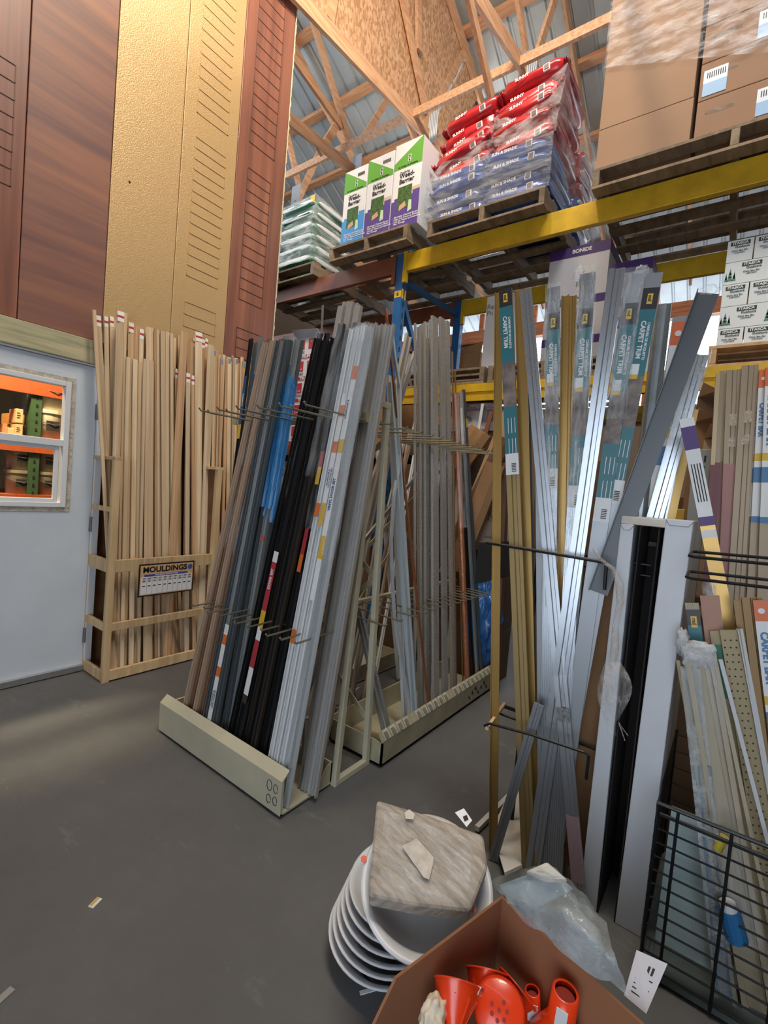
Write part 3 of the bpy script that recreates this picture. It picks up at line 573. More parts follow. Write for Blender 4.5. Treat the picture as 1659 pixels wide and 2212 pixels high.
# far end: dark strips with blue labels
for i, (u1, v1, u0, v0) in enumerate(((545, 733, 452, 1500), (555, 742, 462, 1500), (566, 728, 470, 1500), (577, 738, 480, 1500))):
    o = rod(u1, v1, u0, v0, 5+i % 2, 'U', .024, .014, [blk, slate, alus, dkbr][i], ['black strip with a blue label, farthest left of the tops in the aisle rack', 'slate strip between the black and silver ones at the far end of the aisle rack', 'silver-topped strip standing out at the far end of the aisle rack, behind the bronze ones', 'dark bronze strip right behind the wrapped bronze strips, far end of the aisle rack'][i], G)
    if i in (0, 2): l = sleeve(o, .0242, .014, [(.22, .5, navy), (.5, .58, yel)]); sticktext(o, l, 'ALUMINUM &', .36, .012, whl, .014, down=False)
for i, (u1, v1, u0, v0, m, nm) in enumerate(((577, 741, 400, 1545, tanp, 'tan wrapped strip, outermost at the far end of the aisle rack'), (586, 735, 411, 1551, brz, 'glossy bronze strip in a clear sleeve, next to the outermost tan strip'), (594, 738, 421, 1558, tanp, 'tan strip between two bronze strips at the far end of the aisle rack'), (600, 742, 433, 1566, brz, 'bronze strip beside the slate strips, far end of the aisle rack'))):
    o = rod(u1, v1, u0, v0, i % 2, 'step', .024, .02, m, nm, G)
    if i in (1, 3): wrap(o, .024, .02, .02, 1.1)
for i, (u1, v1, u0, v0, m, nm) in enumerate(((606, 738, 443, 1573, slate, 'slate strip next to the bronze ones in the aisle rack'), (615, 738, 453, 1583, alus, 'aluminium strip with an orange and white door-set label near its foot'), (624, 736, 464, 1592, slate, 'slate strip right after the strip labelled at its foot'))):
    o = rod(u1, v1, u0, v0, 0, 'U', .027, .018, m, nm, G)
    if i == 1: door_label(o, .03, .018, o['len']-.64)
lt = ['first', 'second', 'third', 'fourth', 'fifth', 'sixth']
for i, (u1, v1, u0, v0) in enumerate(((612, 735, 470, 1588), (621, 728, 477, 1592), (630, 737, 484, 1597), (638, 730, 491, 1602), (646, 736, 498, 1607), (654, 738, 505, 1612))):
    o = rod(u1, v1, u0, v0, 2+i % 2, 'U', .024, .018, [slate, alus, slate, gry, alus, slate][i], '%s of six grey strips in bright blue bags, counted from the bronze strips' % lt[i], 'blue-bagged strips in the aisle rack')
    wrap(o, .026, .02, .15+.04*(i % 3), .85+.07*(i % 2), bagblue, 'blue_bag')
    if i in (1, 3, 4): sleeve(o, .0245, .018, [(.99, 1.01, mat('dot_red', 'd8402c', .5))], 'red_sticker')
# middle: black strips
bl = [(688, 733, 495, 1608), (695, 722, 503, 1616), (703, 736, 511, 1622), (710, 722, 520, 1628), (716, 738, 528, 1633), (724, 731, 537, 1640), (742, 702, 545, 1647), (751, 715, 554, 1652), (758, 718, 563, 1660), (733, 730, 571, 1666), (746, 722, 580, 1670)]
for i, (u1, v1, u0, v0) in enumerate(bl):
    w = .030 if i in (2, 6) else .022
    o = rod(u1, v1, u0, v0, [1, 2, 0, 3, 2, 1, 0, 2, 1, 3, 2][i], ['U', 'step', 'L'][i % 3], w, .018, [blk, dkbr, blk, blk, dkbr][i % 5], '%s dark strip after the blue-bagged ones in the aisle rack%s' % (ORD[i], ', with red label' if i == 2 else (', thin yellow label' if i == 3 else '')), 'dark strips in the aisle rack')
    if i == 2:
        l = sleeve(o, .031, .018, [(1.0, 1.05, whl), (1.05, 1.28, redl), (1.28, 1.36, yel), (1.36, 1.42, whl), (1.42, 1.55, redl), (1.55, 1.68, whl), (1.68, 1.72, ink)]); sticktext(o, l, 'DOOR SET', 1.13, .02, whl, .018, down=False)
    if i == 3: sleeve(o, .0225, .018, [(.5, .8, yel)])
    if i in (1, 6, 7, 8, 9): wrap(o, w+.002, .02, 0, .7+.1*(i % 3))  # clear sleeves added to give the dark strips glossy highlights
    if i == 8: sleeve(o, .0225, .018, [(.55, .62, redl), (.62, .7, yel)]); sleeve(o, .0225, .018, [(.9, 1.02, redl), (1.02, 1.1, orl)])
# tall almond bundles rising above everything
for i, (u1, v1, u0, v0) in enumerate(((742, 664, 592, 1500), (752, 655, 602, 1500), (762, 656, 612, 1500), (771, 658, 622, 1500), (778, 664, 632, 1500))):
    rod(u1, v1, u0, v0, 3.2+i % 2, ['flat', 'step'][i % 2], .036, .02, almond, '%s from the far side of the five tallest almond strips, aisle rack' % lt[i], 'tall almond strips in the aisle rack')
# near end: white and aluminium strips
wl = [(766, 712, 584, 1670), (773, 700, 589, 1677), (780, 708, 594, 1684), (786, 698, 600, 1692), (792, 706, 605, 1700), (797, 700, 611, 1710), (801, 712, 617, 1722), (805, 708, 622, 1730)]
for i, (u1, v1, u0, v0) in enumerate(wl):
    w = .026
    o = rod(u1, v1, u0, v0, [0, 2, 0, 1, 0, 2, 1, 0][i], ['U', 'step', 'U', 'L'][i % 4], w, .02, [wht, alus, wht, gry][i % 4], '%s white or silver strip after the black ones, near end of the aisle rack' % ORD[i], 'white and silver strips in the aisle rack')
    if i == 2: door_label(o, .028, .02, .30)
    if i == 4:
        l = sleeve(o, .028, .02, [(.18, .24, orl), (.24, .5, whl), (.5, .56, yel), (.56, .92, whl), (.92, 1.02, yel), (1.02, 1.2, whl)]); sticktext(o, l, 'ALUMINUM &', .37, .014, navy, .02, .005, down=False); sticktext(o, l, 'VINYL DOOR SET', .74, .018, navy, .02, down=False, bold=.04)
    if i == 6: sleeve(o, .026, .02, [(.14, .2, orl)]); sleeve(o, .026, .02, [(.62, .68, orl)])
    if i in (2, 4, 5, 6, 7): wrap(o, .029, .022, .0, 1.0)
    if i in (0, 3): sleeve(o, .0262, .02, [(1.34, 1.40, orl)]); sleeve(o, .0262, .02, [(.78, .84, orl)])
for i, (u1, v1, u0, v0) in enumerate(((812, 700, 655, 1692), (822, 705, 663, 1692), (833, 702, 671, 1690), (842, 706, 680, 1686), (850, 703, 688, 1682))):
    rod(u1, v1, u0, v0, 0, ['U', 'step'][i % 2], .026, .018, [almond, gry][i % 2], '%s of five grey strips at the back of the aisle rack tray' % lt[i], 'grey strips at the back of the aisle rack', x0=1.49, k=.11)
rod(698, 660, 690, 840, 6, 'flat', .012, .004, alus, 'thin silver strip poking up alone beside the red and white cartons', None)
# ---------------------------------------------------------------- strips in the speckled-trim rack
FB = (0, -1, 0)
gran = mat('speckled_trim', '8d8a85', .55, .1, vs=170, col2='aaa7a1', var=.2)
def rod2(u1, v1, u0, v0, ly, kind, w, t, m, label, group=None, y0=1.315, k=.11, name='metal_strip', cat='metal strip', ext=True):
    n = (0, 1, -k); d = y0+ly*.02
    pt, pb = PP(u1, v1, n, d), PP(u0, v0, n, d)
    if ext: pb = todown(pb, pt, .024)
    return stick(name, pb, pt, kind, w, t, m, FB, label, cat, group)
for i, (u1, v1, u0, v0, w, ly) in enumerate(((896, 700, 895, 1545, .022, 0), (901, 708, 903, 1543, .014, 2), (906, 704, 908, 1540, .014, 1), (911, 700, 913, 1540, .014, 3), (916, 696, 918, 1538, .014, 1), (922, 697, 922, 1536, .014, 2), (936, 686, 938, 1530, .066, 0), (952, 688, 959, 1524, .058, 1), (964, 695, 976, 1515, .040, 2), (928, 692, 927, 1533, .018, 3))):
    rod2(u1, v1, u0, v0, ly, 'L' if w < .036 else 'flat', w, .016, gran, '%s speckled grey trim strip, %s from the end frame, upright in the right-turned rack' % ('wide' if w > .03 else 'thin', ORD[[0, 1, 2, 3, 4, 5, 7, 8, 9, 6][i]]), 'speckled trim strips')
cop = mat('copper_film', 'a5694a', .35, .35, var=.2, vs=14, bump=.4, bs=40); rod2(832, 672, 925, 1538, -1.2, 'flat', .012, .010, mat('rust_brown_strip', '8a5433', .45, .1), 'thin rust-brown strip with an orange tip crossing in front of the white channels')
sleeve(bpy.data.objects[[o.name for o in bpy.data.objects if o.name.startswith('metal_strip')][-1]], .0122, .010, [(0, .035, mat('tip_orange', 'd0552d', .5))], 'orange_tip')
rod2(843, 828, 890, 1555, -.6, 'U', .05, .024, mat('white_channel', 'b5c0c6', .35, .15), 'broad white channel standing in the tray beside the rust-brown strip', 'white channels by the end frame')
b = [PP(u, v, (0, 1, -.11), 1.29) for u, v in ((846, 712), (853, 772), (864, 838), (864, 930), (862, 1010), (851, 1070), (845, 1160), (846, 1230), (852, 1330), (866, 1420), (890, 1550))]; b.append(b[-1]+(b[-1]-b[-2])*((.022-b[-1].z)/(b[-1].z-b[-2].z)))
tag(MB().ribbon(b, .016, .012).build('metal_strip', mat('white_channel', 'b5c0c6'), at=b[-1]), 'thin white strip bent in a bow behind the rust-brown one', 'metal strip')
for i, (u1, v1, u0, v0) in enumerate(((768, 1305, 830, 1588), (776, 1310, 842, 1585))):
    o = rod2(u1, v1, u0, v0, 0, 'L', .034, .02, mat('zinc_angle', 'a3a8ab', .4, .4), ['front', 'rear'][i]+' of two short zinc angles leaning in the tray by the end frame', 'short zinc angles', k=.25, y0=1.37)
o = rod2(905, 1020, 768, 1190, 6, 'L', .03, .012, alus, 'grey angle strip lying slantwise behind the bent white one', ext=False)
tr = [(880, 725, 842, 905, .055, almond, 8, 'thick grey channel leaning right beside the blue rack post'), (893, 760, 868, 835, .014, almond, 9, 'thin taupe strip leaning right behind the blue post'), (838, 812, 850, 1080, .03, wht, 3, 'white trim strip next to the end frame top'), (884, 800, 868, 850, .016, gry, 9, 'short grey strip by the white carton behind the post')]
for u1, v1, u0, v0, w, m, ly, lab in tr: rod2(u1, v1, u0, v0, ly, 'U', w, .02, m, lab, y0=1.36, k=.1)
for i, (u1, v1, u0, v0) in enumerate(((842, 940, 756, 1320), (852, 905, 788, 1310), (872, 950, 765, 1400), (884, 930, 800, 1420), (893, 985, 832, 1330), (898, 900, 838, 1160), (812, 960, 843, 1290))):
    rod2(u1, v1, u0, v0, 14+i, 'step' if i % 2 else 'U', .026, .014, [wht, almond, gry, tanp, wht, almond, wht][i], '%s pale strip of the jumble behind the end frame, counted from the left' % ['second', 'fourth', 'third', 'fifth', 'sixth', 'seventh', 'first'][i], 'jumbled strips behind the end frame', y0=1.42, k=.16)
rod2(976, 760, 985, 1512, 1, 'flat', .016, .006, brz, 'thin brown strip just right of the speckled trim', 'brown strips beside the speckled trim'); rod2(982, 800, 1000, 1508, 3, 'flat', .014, .006, mat('gold_strip', 'a98a55', .35, .6), 'thin gold strip behind the thin brown one, right of the speckled trim')
o = rod2(985, 850, 1010, 1490, 0, 'round', .036, .0, cop, 'round roll wrapped in copper-coloured film, right of the speckled trim', name='film_roll', cat='roll')
wrap(o, .040, .036, 0, .9); sleeve(o, .03, .035, [(.1, .34, whl), (.34, .37, orl)])
for i, (u1, v1, u0, v0, m, lab) in enumerate(((994, 846, 1030, 1478, alus, 'chrome-edged dark strip next to the copper roll'), (999, 842, 1040, 1470, slate, 'slate strip at the right end of the speckled-trim rack'), (990, 855, 1020, 1484, blk, 'black strip behind the copper roll'))):
    o = rod2(u1, v1, u0, v0, i, 'U', .02, .016, m, lab)
    if i == 1: sleeve(o, .0205, .016, [(.2, .26, yel)])
# loose off-cuts on the floor behind the frames
for i in range(9):
    a = V((1.98+random.random()*.45, 1.68+random.random()*.25, .006+.004*i)); d_ = V((random.uniform(-.2, .25), random.uniform(-.12, .12), 0))
    tag(MB().bar(a, a+d_, .012, .003).build('offcut_strip', [dkbr, almond, gry][i % 3], at=a), 'thin off-cut strip on the floor behind the tray, one of a scatter', 'off-cut', 'off-cut strips on the floor behind the tray')
# ================================================================ pallet racking
ybeam = mat('yellow_beam_paint', 'c9a21f', .45, .1, var=.18, vs=7); obeam = mat('rust_orange_beam_paint', '7f4a34', .55, .1, var=.2, vs=6); bpost = mat('blue_post_paint', '1f5f99', .4, .2, var=.15, vs=5)
XF, XR, YU, ZB = 3.25, 4.30, 2.445, 3.39
rk = thing('pallet_rack', 'tall pallet racking on blue posts with yellow and rust-orange beams, behind the display racks', 'pallet rack', (XF, YU, 0)); rk['label'] = 'tall pallet racking with blue posts and yellow and rust-orange beams behind the display racks'
holes = mat('slot_dark', '141613', .8); slotl = mat('slot_bare', 'c9d2d8', .5)
for x in (XF, XR):
    b = MB().box((x, YU-.04, 0), (x+.07, YU+.04, 3.40)).build('upright', bpost, rk, bevel=.003)
    h = MB(); zs_ = [.2]
    for i in range(66): zs_.append(zs_[-1]+(.045 if i % 2 == 0 else .05))
    for i in range(66): h.add([(x+.025, YU-.041, zs_[i]), (x+.042, YU-.041, zs_[i]), (x+.042, YU-.041, zs_[i+1]), (x+.025, YU-.041, zs_[i+1])], [(0, 1, 2, 3)], (1 if x == XR else 2) if i % 2 == 0 else 0)
    o = h.build('perforation_strip', [bpost, slotl, holes], b); q = bmesh.new(); q.from_mesh(o.data); bmesh.ops.remove_doubles(q, verts=q.verts, dist=1e-5); q.to_mesh(o.data); q.free()
for a, c in (((XF+.06, YU, 3.19), (XR, YU, 3.25)), ((XF+.06, YU, 3.05), (XR, YU, 1.75)), ((XR, YU, 1.7), (XF+.06, YU, .6))): MB().bar(a, c, .035, .045, (0, 0, 1)).build('brace', bpost, rk)
o = MB().box((XF+.002, YU-.0405, 3.02), (XF+.06, YU-.040, 3.10)).box((XF-.0015, YU-.035, 3.03), (XF, YU+.035, 3.085)).build('number_tag', mat('tag_yellow', 'd6b22c', .5), rk)
text('6', rk, black, (XF-.002, YU, 3.057), (0, -1, 0), (0, 0, 1), .045, .03)
def beam(x, y0, y1, z0, z1, m, nm='beam'):
    MB().prof([(0, 0), (.045, 0), (.045, z1-z0-.03), (.03, z1-z0), (0, z1-z0)], (x, y1, z0), (x, y0, z0), (0, 0, 1)).build(nm, m, rk, bevel=.003)
for x, z in ((XF-.005, 3.235), (XR, 3.235)):
    beam(x, -2.2, YU-.04, z, ZB-.005, ybeam, 'yellow_beam'); beam(x, YU+.04, 5.4, z, ZB-.005, obeam, 'orange_beam')
    for yy in (YU-.045, YU+.04): MB().box((x-.006, min(yy, yy+.006)-.03*(yy < YU), z-.09), (x+.03, yy+.006+.03*(yy > YU), ZB+.01)).build('beam_connector', ybeam if yy < YU else obeam, rk)
for x in (XF, XR):
    MB().box((x, -2.2, 2.19), (x+.04, YU-.04, 2.25)).box((x, -2.2, 2.12), (x+.04, YU-.04, 2.165)).box((x+.015, -2.2, 2.12), (x+.04, YU-.04, 2.25)).build('lower_yellow_beam', ybeam, rk)
    MB().box((x, YU+.04, 1.66), (x+.04, 5.4, 1.76)).build('lower_orange_beam', obeam, rk)
for x in (XF, XR): MB().box((x, -2.28, 0), (x+.07, -2.2, 3.4)).build('upright', bpost, rk)
palw = wood('pallet_wood', '6b5b49', '8d7a63', (4, 18, 18), .8, c3='5c4d3d'); palp = wood('pallet_wood_new', 'b58f62', 'd2ad7f', (4, 18, 18), .75)
def pallet(x0, x1, y0, y1, z, label, mm=palw):
    o = thing('pallet', label, 'pallet', (x0, y0, z), 'wooden pallets on the racking')
    for y in (y0, (y0+y1)/2-.02, y1-.04): MB().box((x0, y, z+.016), (x1, y+.04, z+.105)).build('stringer', mm, o, bevel=.003)
    n = 7; w = .1
    for i in range(n): x = x0+(x1-x0-w)*i/(n-1); MB().box((x, y0, z+.105), (x+w, y1, z+.122)).build('deck_board', mm, o)
    for i in range(5): x = x0+(x1-x0-w)*i/4; MB().box((x, y0, z), (x+w, y1, z+.016)).build('bottom_board', mm, o)
    return o
PZH = ZB+.124
wrapf = film('stretch_wrap', 'e9eff5', .07, .62, 5, (1, 1, 3.5), .16); wrapg = film('stretch_wrap_dense', 'dfe9ea', .12, .62, 5, (1, 1, 4), .2)
stripm = mat('bag_strip_white', 'd5d9da', .4)
def wrapbox(name, pts_lo, pts_hi, label, m=wrapf, n=14, nz=12, bulge=.03, seed=1, amp=.05):
    """film pulled round a load: lo/hi give four corners at the bottom and top"""
    b = MB(); g = []
    lo = [V(p) for p in pts_lo]; hi = [V(p) for p in pts_hi]; cen = sum(lo+hi, V())/8
    for k in range(nz+1):
        f = k/nz; row = []
        for s_ in range(4):
            a0, a1 = lo[s_].lerp(hi[s_], f), lo[(s_+1) % 4].lerp(hi[(s_+1) % 4], f)
            for i in range(n):
                p = a0.lerp(a1, i/n); out = V((p.x-cen.x, p.y-cen.y, 0)).normalized()
                row.append(p+out*(bulge*.3+amp*mnoise.noise(V((p.x*5, p.y*5, p.z*13+seed)))*.6))
        row.append(row[0]); g.append(row)
    b.sheet(g); o = b.build(name, m, at=lo[0], smooth=True); return tag(o, label, 'stretch wrap')
# ---- green bags at the left
pallet(3.17, 4.35, 3.42, 4.5, ZB, 'worn pallet under the wrapped green bags, partly behind the panels')
gbag = mat('green_bag_plastic', '1d6b4b', .3, var=.25, vs=9, coat=.3); gbag2 = mat('green_bag_pale', '4e8c76', .3, var=.25, vs=9, coat=.3)
hz = .105
for k in range(6):
    for j in range(2):
        y0 = 3.46+j*.5; c = V((3.52, y0+.25, PZH+hz*k+hz/2))
        o = MB().pillow(c, (.72, .5, hz*1.02), .4, k*2+j, .06).build('green_bag', gbag2 if (k+j) % 2 else gbag, at=c, smooth=True)
        tag(o, '%s green bag of the %s stack column in the wrapped pile beside the panels' % (['lowest', 'second lowest', 'third lowest', 'third highest', 'second highest', 'topmost'][k], ['right', 'left'][j]), 'bag', 'green bags on the left pallet')
        MB().pillow(c+V((-.345, 0, 0)), (.03, .44, hz*.4), .3, k, .1).build('bag_seam', stripm, o, smooth=True)
        if j == 0: MB().pillow(c+V((0, -.243, 0)), (.6, .03, hz*.4), .3, k+3, .1).build('bag_seam', stripm, o, smooth=True)
o = wrapbox('stretch_wrap', [(3.13, 3.42, PZH), (3.13, 4.5, PZH), (3.92, 4.5, PZH), (3.92, 3.42, PZH)], [(3.2, 3.5, PZH+.66), (3.2, 4.5, PZH+.63), (3.9, 4.5, PZH+.6), (3.9, 3.5, PZH+.6)], 'cloudy plastic wrap round the green bags', wrapg, seed=4)
MB().cbox((3.17, 3.50, 4.11), (.004, .055, .07)).build('yellow_label', mat('tag_yellow', 'd6b22c', .5), o)
rbag = mat('red_bag_plastic', 'b3242c', .28, var=.25, vs=7, coat=.3); bbag = mat('blue_bag_plastic', '1d4f9a', .28, var=.25, vs=7, coat=.3)
for i, (y, z, lab) in enumerate(((3.30, 4.10, 'upper'), (3.28, 4.0, 'lower'))):
    c = V((3.95, y, z)); o = MB().pillow(c, (.45, .35, .1), .4, 30+i, .1).build('red_bag', rbag, at=c, smooth=True); tag(o, lab+' small red bag peeping out behind the green bags', 'bag')
    MB().pillow(c+V((-.2, .02, .0)), (.06, .2, .07), .4, 5, .1).build('green_patch', gbag, o, smooth=True)
c = V((3.95, 3.28, PZH)); carton('carton', (3.8, 3.12, PZH), (4.2, 3.42, 3.94), kraft, 'brown carton behind the weed barrier boxes with small red bags on it')
# ---- weed barrier boxes
pallet(3.07, 4.3, 2.27, 3.12, ZB, 'worn pallet under the white and purple weed barrier boxes')
wbw = mat('box_white', 'd9dadd', .5); wbg = mat('box_green', '5da03a', .5); wbp = mat('box_purple', '54408a', .5); wbb = mat('box_sky_blue', '3f8fcf', .5); tanl = mat('box_tan', 'c4b29a', .6); leafm = mat('leaf_photo', '23331f', .6, vs=60, var=.5, col2='4d7a35'); skin = mat('hand_photo', 'c89c82', .6); tagg = mat('tag_green', 'bcd3b4', .6)
def weed(x, y0, y1, z0, z1, left_green, pur, label, printed=True):
    o = carton('weed_barrier_box', (x, y0, z0), (x+.34, y1, z1), wbw, label, 'box', 'weed barrier boxes', .003)
    w = y1-y0; h = z1-z0; P = lambda a, b, d=.0015: V((x-d, y1-a*w, z0+b*h))       # a from the seen left, b up
    def poly(pts, m, nm, d=.0015):
        vs = [P(a, b, d) for a, b in pts]; n = len(vs); q = MB().add(vs+[p+V((.001, 0, 0)) for p in vs], [tuple(range(n)), tuple(range(n, 2*n))]+[(i, (i+1) % n, n+(i+1) % n, n+i) for i in range(n)]); return q.build(nm, m, o)
    if left_green: poly([(0, .70), (1, .70), (1, .76), (0, 1)], wbg, 'green_print')
    else: poly([(0, .70), (1, .70), (1, 1), (0, .78)], wbg, 'green_print')
    poly([(0, 0), (1, 0), (1, .40), (.75, .40), (.75, .36), (.1, .36), (.1, .33), (0, .33)], pur, 'colour_panel'); 
    if pur is wbp: poly([(.72, .40), (1, .40), (1, .44), (.72, .44)], tanl, 'tan_band', .002)
    poly([(.22, .22), (.72, .22), (.72, .48), (.22, .48)], leafm, 'leaf_picture', .0025); poly([(.3, .2), (.55, .24), (.5, .3), (.3, .26)], skin, 'hand_picture', .003); poly([(.62, .16), (.76, .18), (.74, .29), (.64, .30)], tagg, 'seal', .0035)
    text('DeWitt', o, black, P(.42, .645, .002), (0, -1, 0), (0, 0, 1), h*.045, .0); text('Weed-\nBarrier', o, black, P(.5, .575, .002), (0, -1, 0), (0, 0, 1), h*.075, .02)
    text('No Weeds, No Chemicals', o, black, P(.5, .72, .003), (0, -1, 0), (0, 0, 1), h*.026, .01)
    text('- Eliminates Chemical Sprays\n- Helps Soil Conserve Water\n- Lets Air, Water and Nutrients\n  Pass Through', o, paper, P(.1, .095, .003), (0, -1, 0), (0, 0, 1), h*.031, .01, align='LEFT')
    for bz in (.80, .755): poly([(.5, bz), (.6, bz), (.6, bz+.035), (.5, bz+.035)], wbw, 'white_icon', .003)
    for bz in (.80, .755): MB().lathe(P(.55, bz+.017, .0035), (-1, 0, 0), [(0, .001), (.008, .001), (.008, 0)], 10).build('icon', ink, o)
    b = MB()
    for i in range(14): b.hexa([P(.58+i*.022, .88, .001), P(.59+i*.022, .88, .001), P(.59+i*.022, .88, .003), P(.58+i*.022, .88, .003), P(.58+i*.022, .92, .001), P(.59+i*.022, .92, .001), P(.59+i*.022, .92, .003), P(.58+i*.022, .92, .003)])
    if left_green: b.build('barcode', ink, o)
    return o
zt = PZH+.003; hb = .655
weed(3.10, 2.765, 3.02, zt, zt+.64, True, wbb, 'weed barrier box with a sky-blue lower panel, next to the green bags')
weed(3.10, 2.485, 2.755, zt, zt+hb, True, wbp, 'middle weed barrier box, purple below, green corner at upper left')
weed(3.10, 2.205, 2.475, zt, zt+hb+.02, False, wbp, 'weed barrier box with plain white side, nearest the seed bags')
weed(3.75, 2.205, 2.475, zt, zt+.6, True, wbb, 'blue and white weed barrier box at the back of the pallet, seen from below')
weed(3.75, 2.49, 2.755, zt, zt+.6, True, wbb, 'weed barrier box in the back row behind the middle one')
# ---- seed bags
pallet(3.13, 4.3, 1.20, 2.12, ZB, 'worn pallet under the blue and red seed bags')
bt = mat('bag_text', 'e3e3e6', .4)
bw = .45
names = ['lowest', 'second', 'third', 'fourth', 'fifth', 'sixth', 'seventh', 'eighth', 'ninth']
z = PZH
for k in range(9):
    blue = k < 4; h = .095 if k < 3 else .112
    for j in range(2):
        lean = max(0, k-3)*.018
        y0 = 1.225+j*.445+(.03 if k % 2 else 0)+lean*(.5 if j else .2)*1.0; x0 = 3.17+max(0, k-3)*.03+(.03*math.sin(k*2+j)); 
        dz = 0 if k < 4 else (-.04*j+.015*(k-4)*(1-j))
        c = V((x0+.33, y0+.22, z+h/2+dz))
        R = Matrix.Rotation(-.10*(k > 3)*(1+j), 3, 'X') @ Matrix.Rotation(random.uniform(-.05, .05), 3, 'Z')
        o = MB().pillow(c, (.66, .47, h*1.12), .38, k*5+j, .13 if not blue else .07, R).build('seed_bag', bbag if blue else rbag, at=c, smooth=True)
        tag(o, '%s %s seed bag from the pallet, %s front column, in the wrapped seed pile' % (names[k], 'blue' if blue else 'red', ['right', 'left'][j]), 'bag', ('blue' if blue else 'red')+' seed bags')
        fx = c.x-.325
        text('SUN & SHADE' if blue else 'SUNNY', o, bt, (fx-.018, c.y+.06, c.z+.005), R@V((0, -1, 0)), R@V((0, 0, 1)), .030, .03)
        MB().cbox((fx-.012, c.y-.12, c.z), (.012, .045, .045), R).build('code_patch', bt, o)
        MB().cbox((fx-.016, c.y-.12, c.z), (.012, .032, .032), R).build('code_marks', mat('bag_marks', '6a5a5c', .5), o)
        for s_ in (-1, 1): MB().pillow(c+R@V((-.1, s_*.235, 0)), (.42, .03, h*.5), .4, k, .3, R).build('crimped_end', mat('bag_fold_red', '96222c', .3) if not blue else mat('bag_fold_blue', '22508f', .3), o, smooth=True)
    z += h*.985
zt2 = z
for k in range(6):
    blue = k < 3; zz = PZH+.005+k*.115+.06; c = V((4.08, 1.45, zz)); o = MB().pillow(c, (.46, .5, .13), .4, 70+k, .12).build('seed_bag', bbag if blue else rbag, at=c, smooth=True)
    tag(o, '%s seed bag from the pallet in the back column of the wrapped seed pile, %s' % (names[k], 'blue' if blue else 'red'), 'bag', 'seed bags in the back column')
    MB().pillow(c+V((0, -.245, 0)), (.4, .03, .05), .4, k, .1).build('bag_seam', stripm, o, smooth=True)
wrapbox('stretch_wrap', [(3.11, 1.17, PZH-.03), (3.11, 2.14, PZH-.02), (4.34, 2.14, PZH), (4.34, 1.17, PZH)], [(3.12, 1.18, PZH+.33), (3.11, 2.14, PZH+.30), (4.34, 2.14, PZH+.33), (4.34, 1.18, PZH+.35)], 'milky wrap round the blue seed bags', film('milky_wrap', 'e3e6ea', .10, .42, 4, (1, 1, 5), .2), seed=9, amp=.03)
wrapbox('stretch_wrap', [(3.10, 1.16, PZH+.3), (3.10, 2.15, PZH+.3), (4.36, 2.14, PZH+.3), (4.36, 1.14, PZH+.25)], [(3.36, 1.22, PZH+.98), (3.42, 1.95, PZH+.8), (4.2, 1.95, PZH+.8), (4.25, 1.2, PZH+.86)], 'clear shiny wrap pulled slantwise over the red seed bags', film('clear_wrap', 'eef2f6', .03, .5, 5, (1, 1, 1.4), .12), seed=21, amp=.10)
# ---- tall cartons at the right
pallet(3.13, 4.3, -.55, .90, ZB, 'worn pallet under the big brown cartons at the right')
kr2 = mat('kraft_tall', '99795f', .8, var=.05, vs=3); kr3 = mat('kraft_side', '917057', .8, var=.05, vs=3); tape = film('tape_film', 'd9cdb8', .15, .45, 18)
carton('carton', (3.15, .392, PZH), (3.75, .895, PZH+.245), kr2, 'large plain brown carton at the bottom of the left stack, right-hand pallet', bevel=.003)
carton('carton', (3.15, .395, PZH+.247), (3.75, .895, PZH+1.2), kr2, 'tall plain brown carton on top of the left stack, right-hand pallet', bevel=.003)
lblw = mat('ship_label_white', 'd3dde6', .45); lblb = mat('ship_label_blue', '8fb2d6', .45)
for k, nm in enumerate(('bottom', 'second', 'third', 'fourth', 'topmost')):
    z0 = PZH+k*.205; o = carton('carton', (3.15, -.45, z0), (3.75, .372, z0+.203), kr3, '%s brown carton with blue and white label in the right-hand stack on the upper rack' % nm, 'box', 'labelled brown cartons')
    y = [.10, .355, .13, .11, .1][k]
    l = MB().box((3.148, y-.11, z0+.02), (3.15, y, z0+.16)).box((3.1475, y-.11, z0+.02), (3.149, y, z0+.09), 1).build('shipping_label', [lblw, lblb], o)
    b = MB()
    for i in range(9): b.box((3.1465, y-.1+i*.010, z0+.115), (3.1475, y-.096+i*.010, z0+.145))
    b.build('barcode', ink, l)
    MB().box((3.1485, .2, z0+.12), (3.15, .33, z0+.14)).build('tape_strip', tape, o)
g = []
for r_ in range(7):
    row = []
    for c_ in range(18):
        y = .90-c_*.075; zlo = PZH+.62-(.90-y)*.35; zhi = PZH+1.2; z_ = zlo+(zhi-zlo)*r_/6
        row.append(V((3.142+.012*mnoise.noise(V((y*9, z_*14, 3)))-.006, y, z_)))
    g.append(row)
tag(MB().sheet(g).build('stretch_wrap', film('loose_wrap', 'eef2f8', .03, .42, 3, (1, 2.0, 6), .15), at=g[0][0], smooth=True), 'loose clear wrap over the big brown cartons, crossing both stacks', 'stretch wrap')
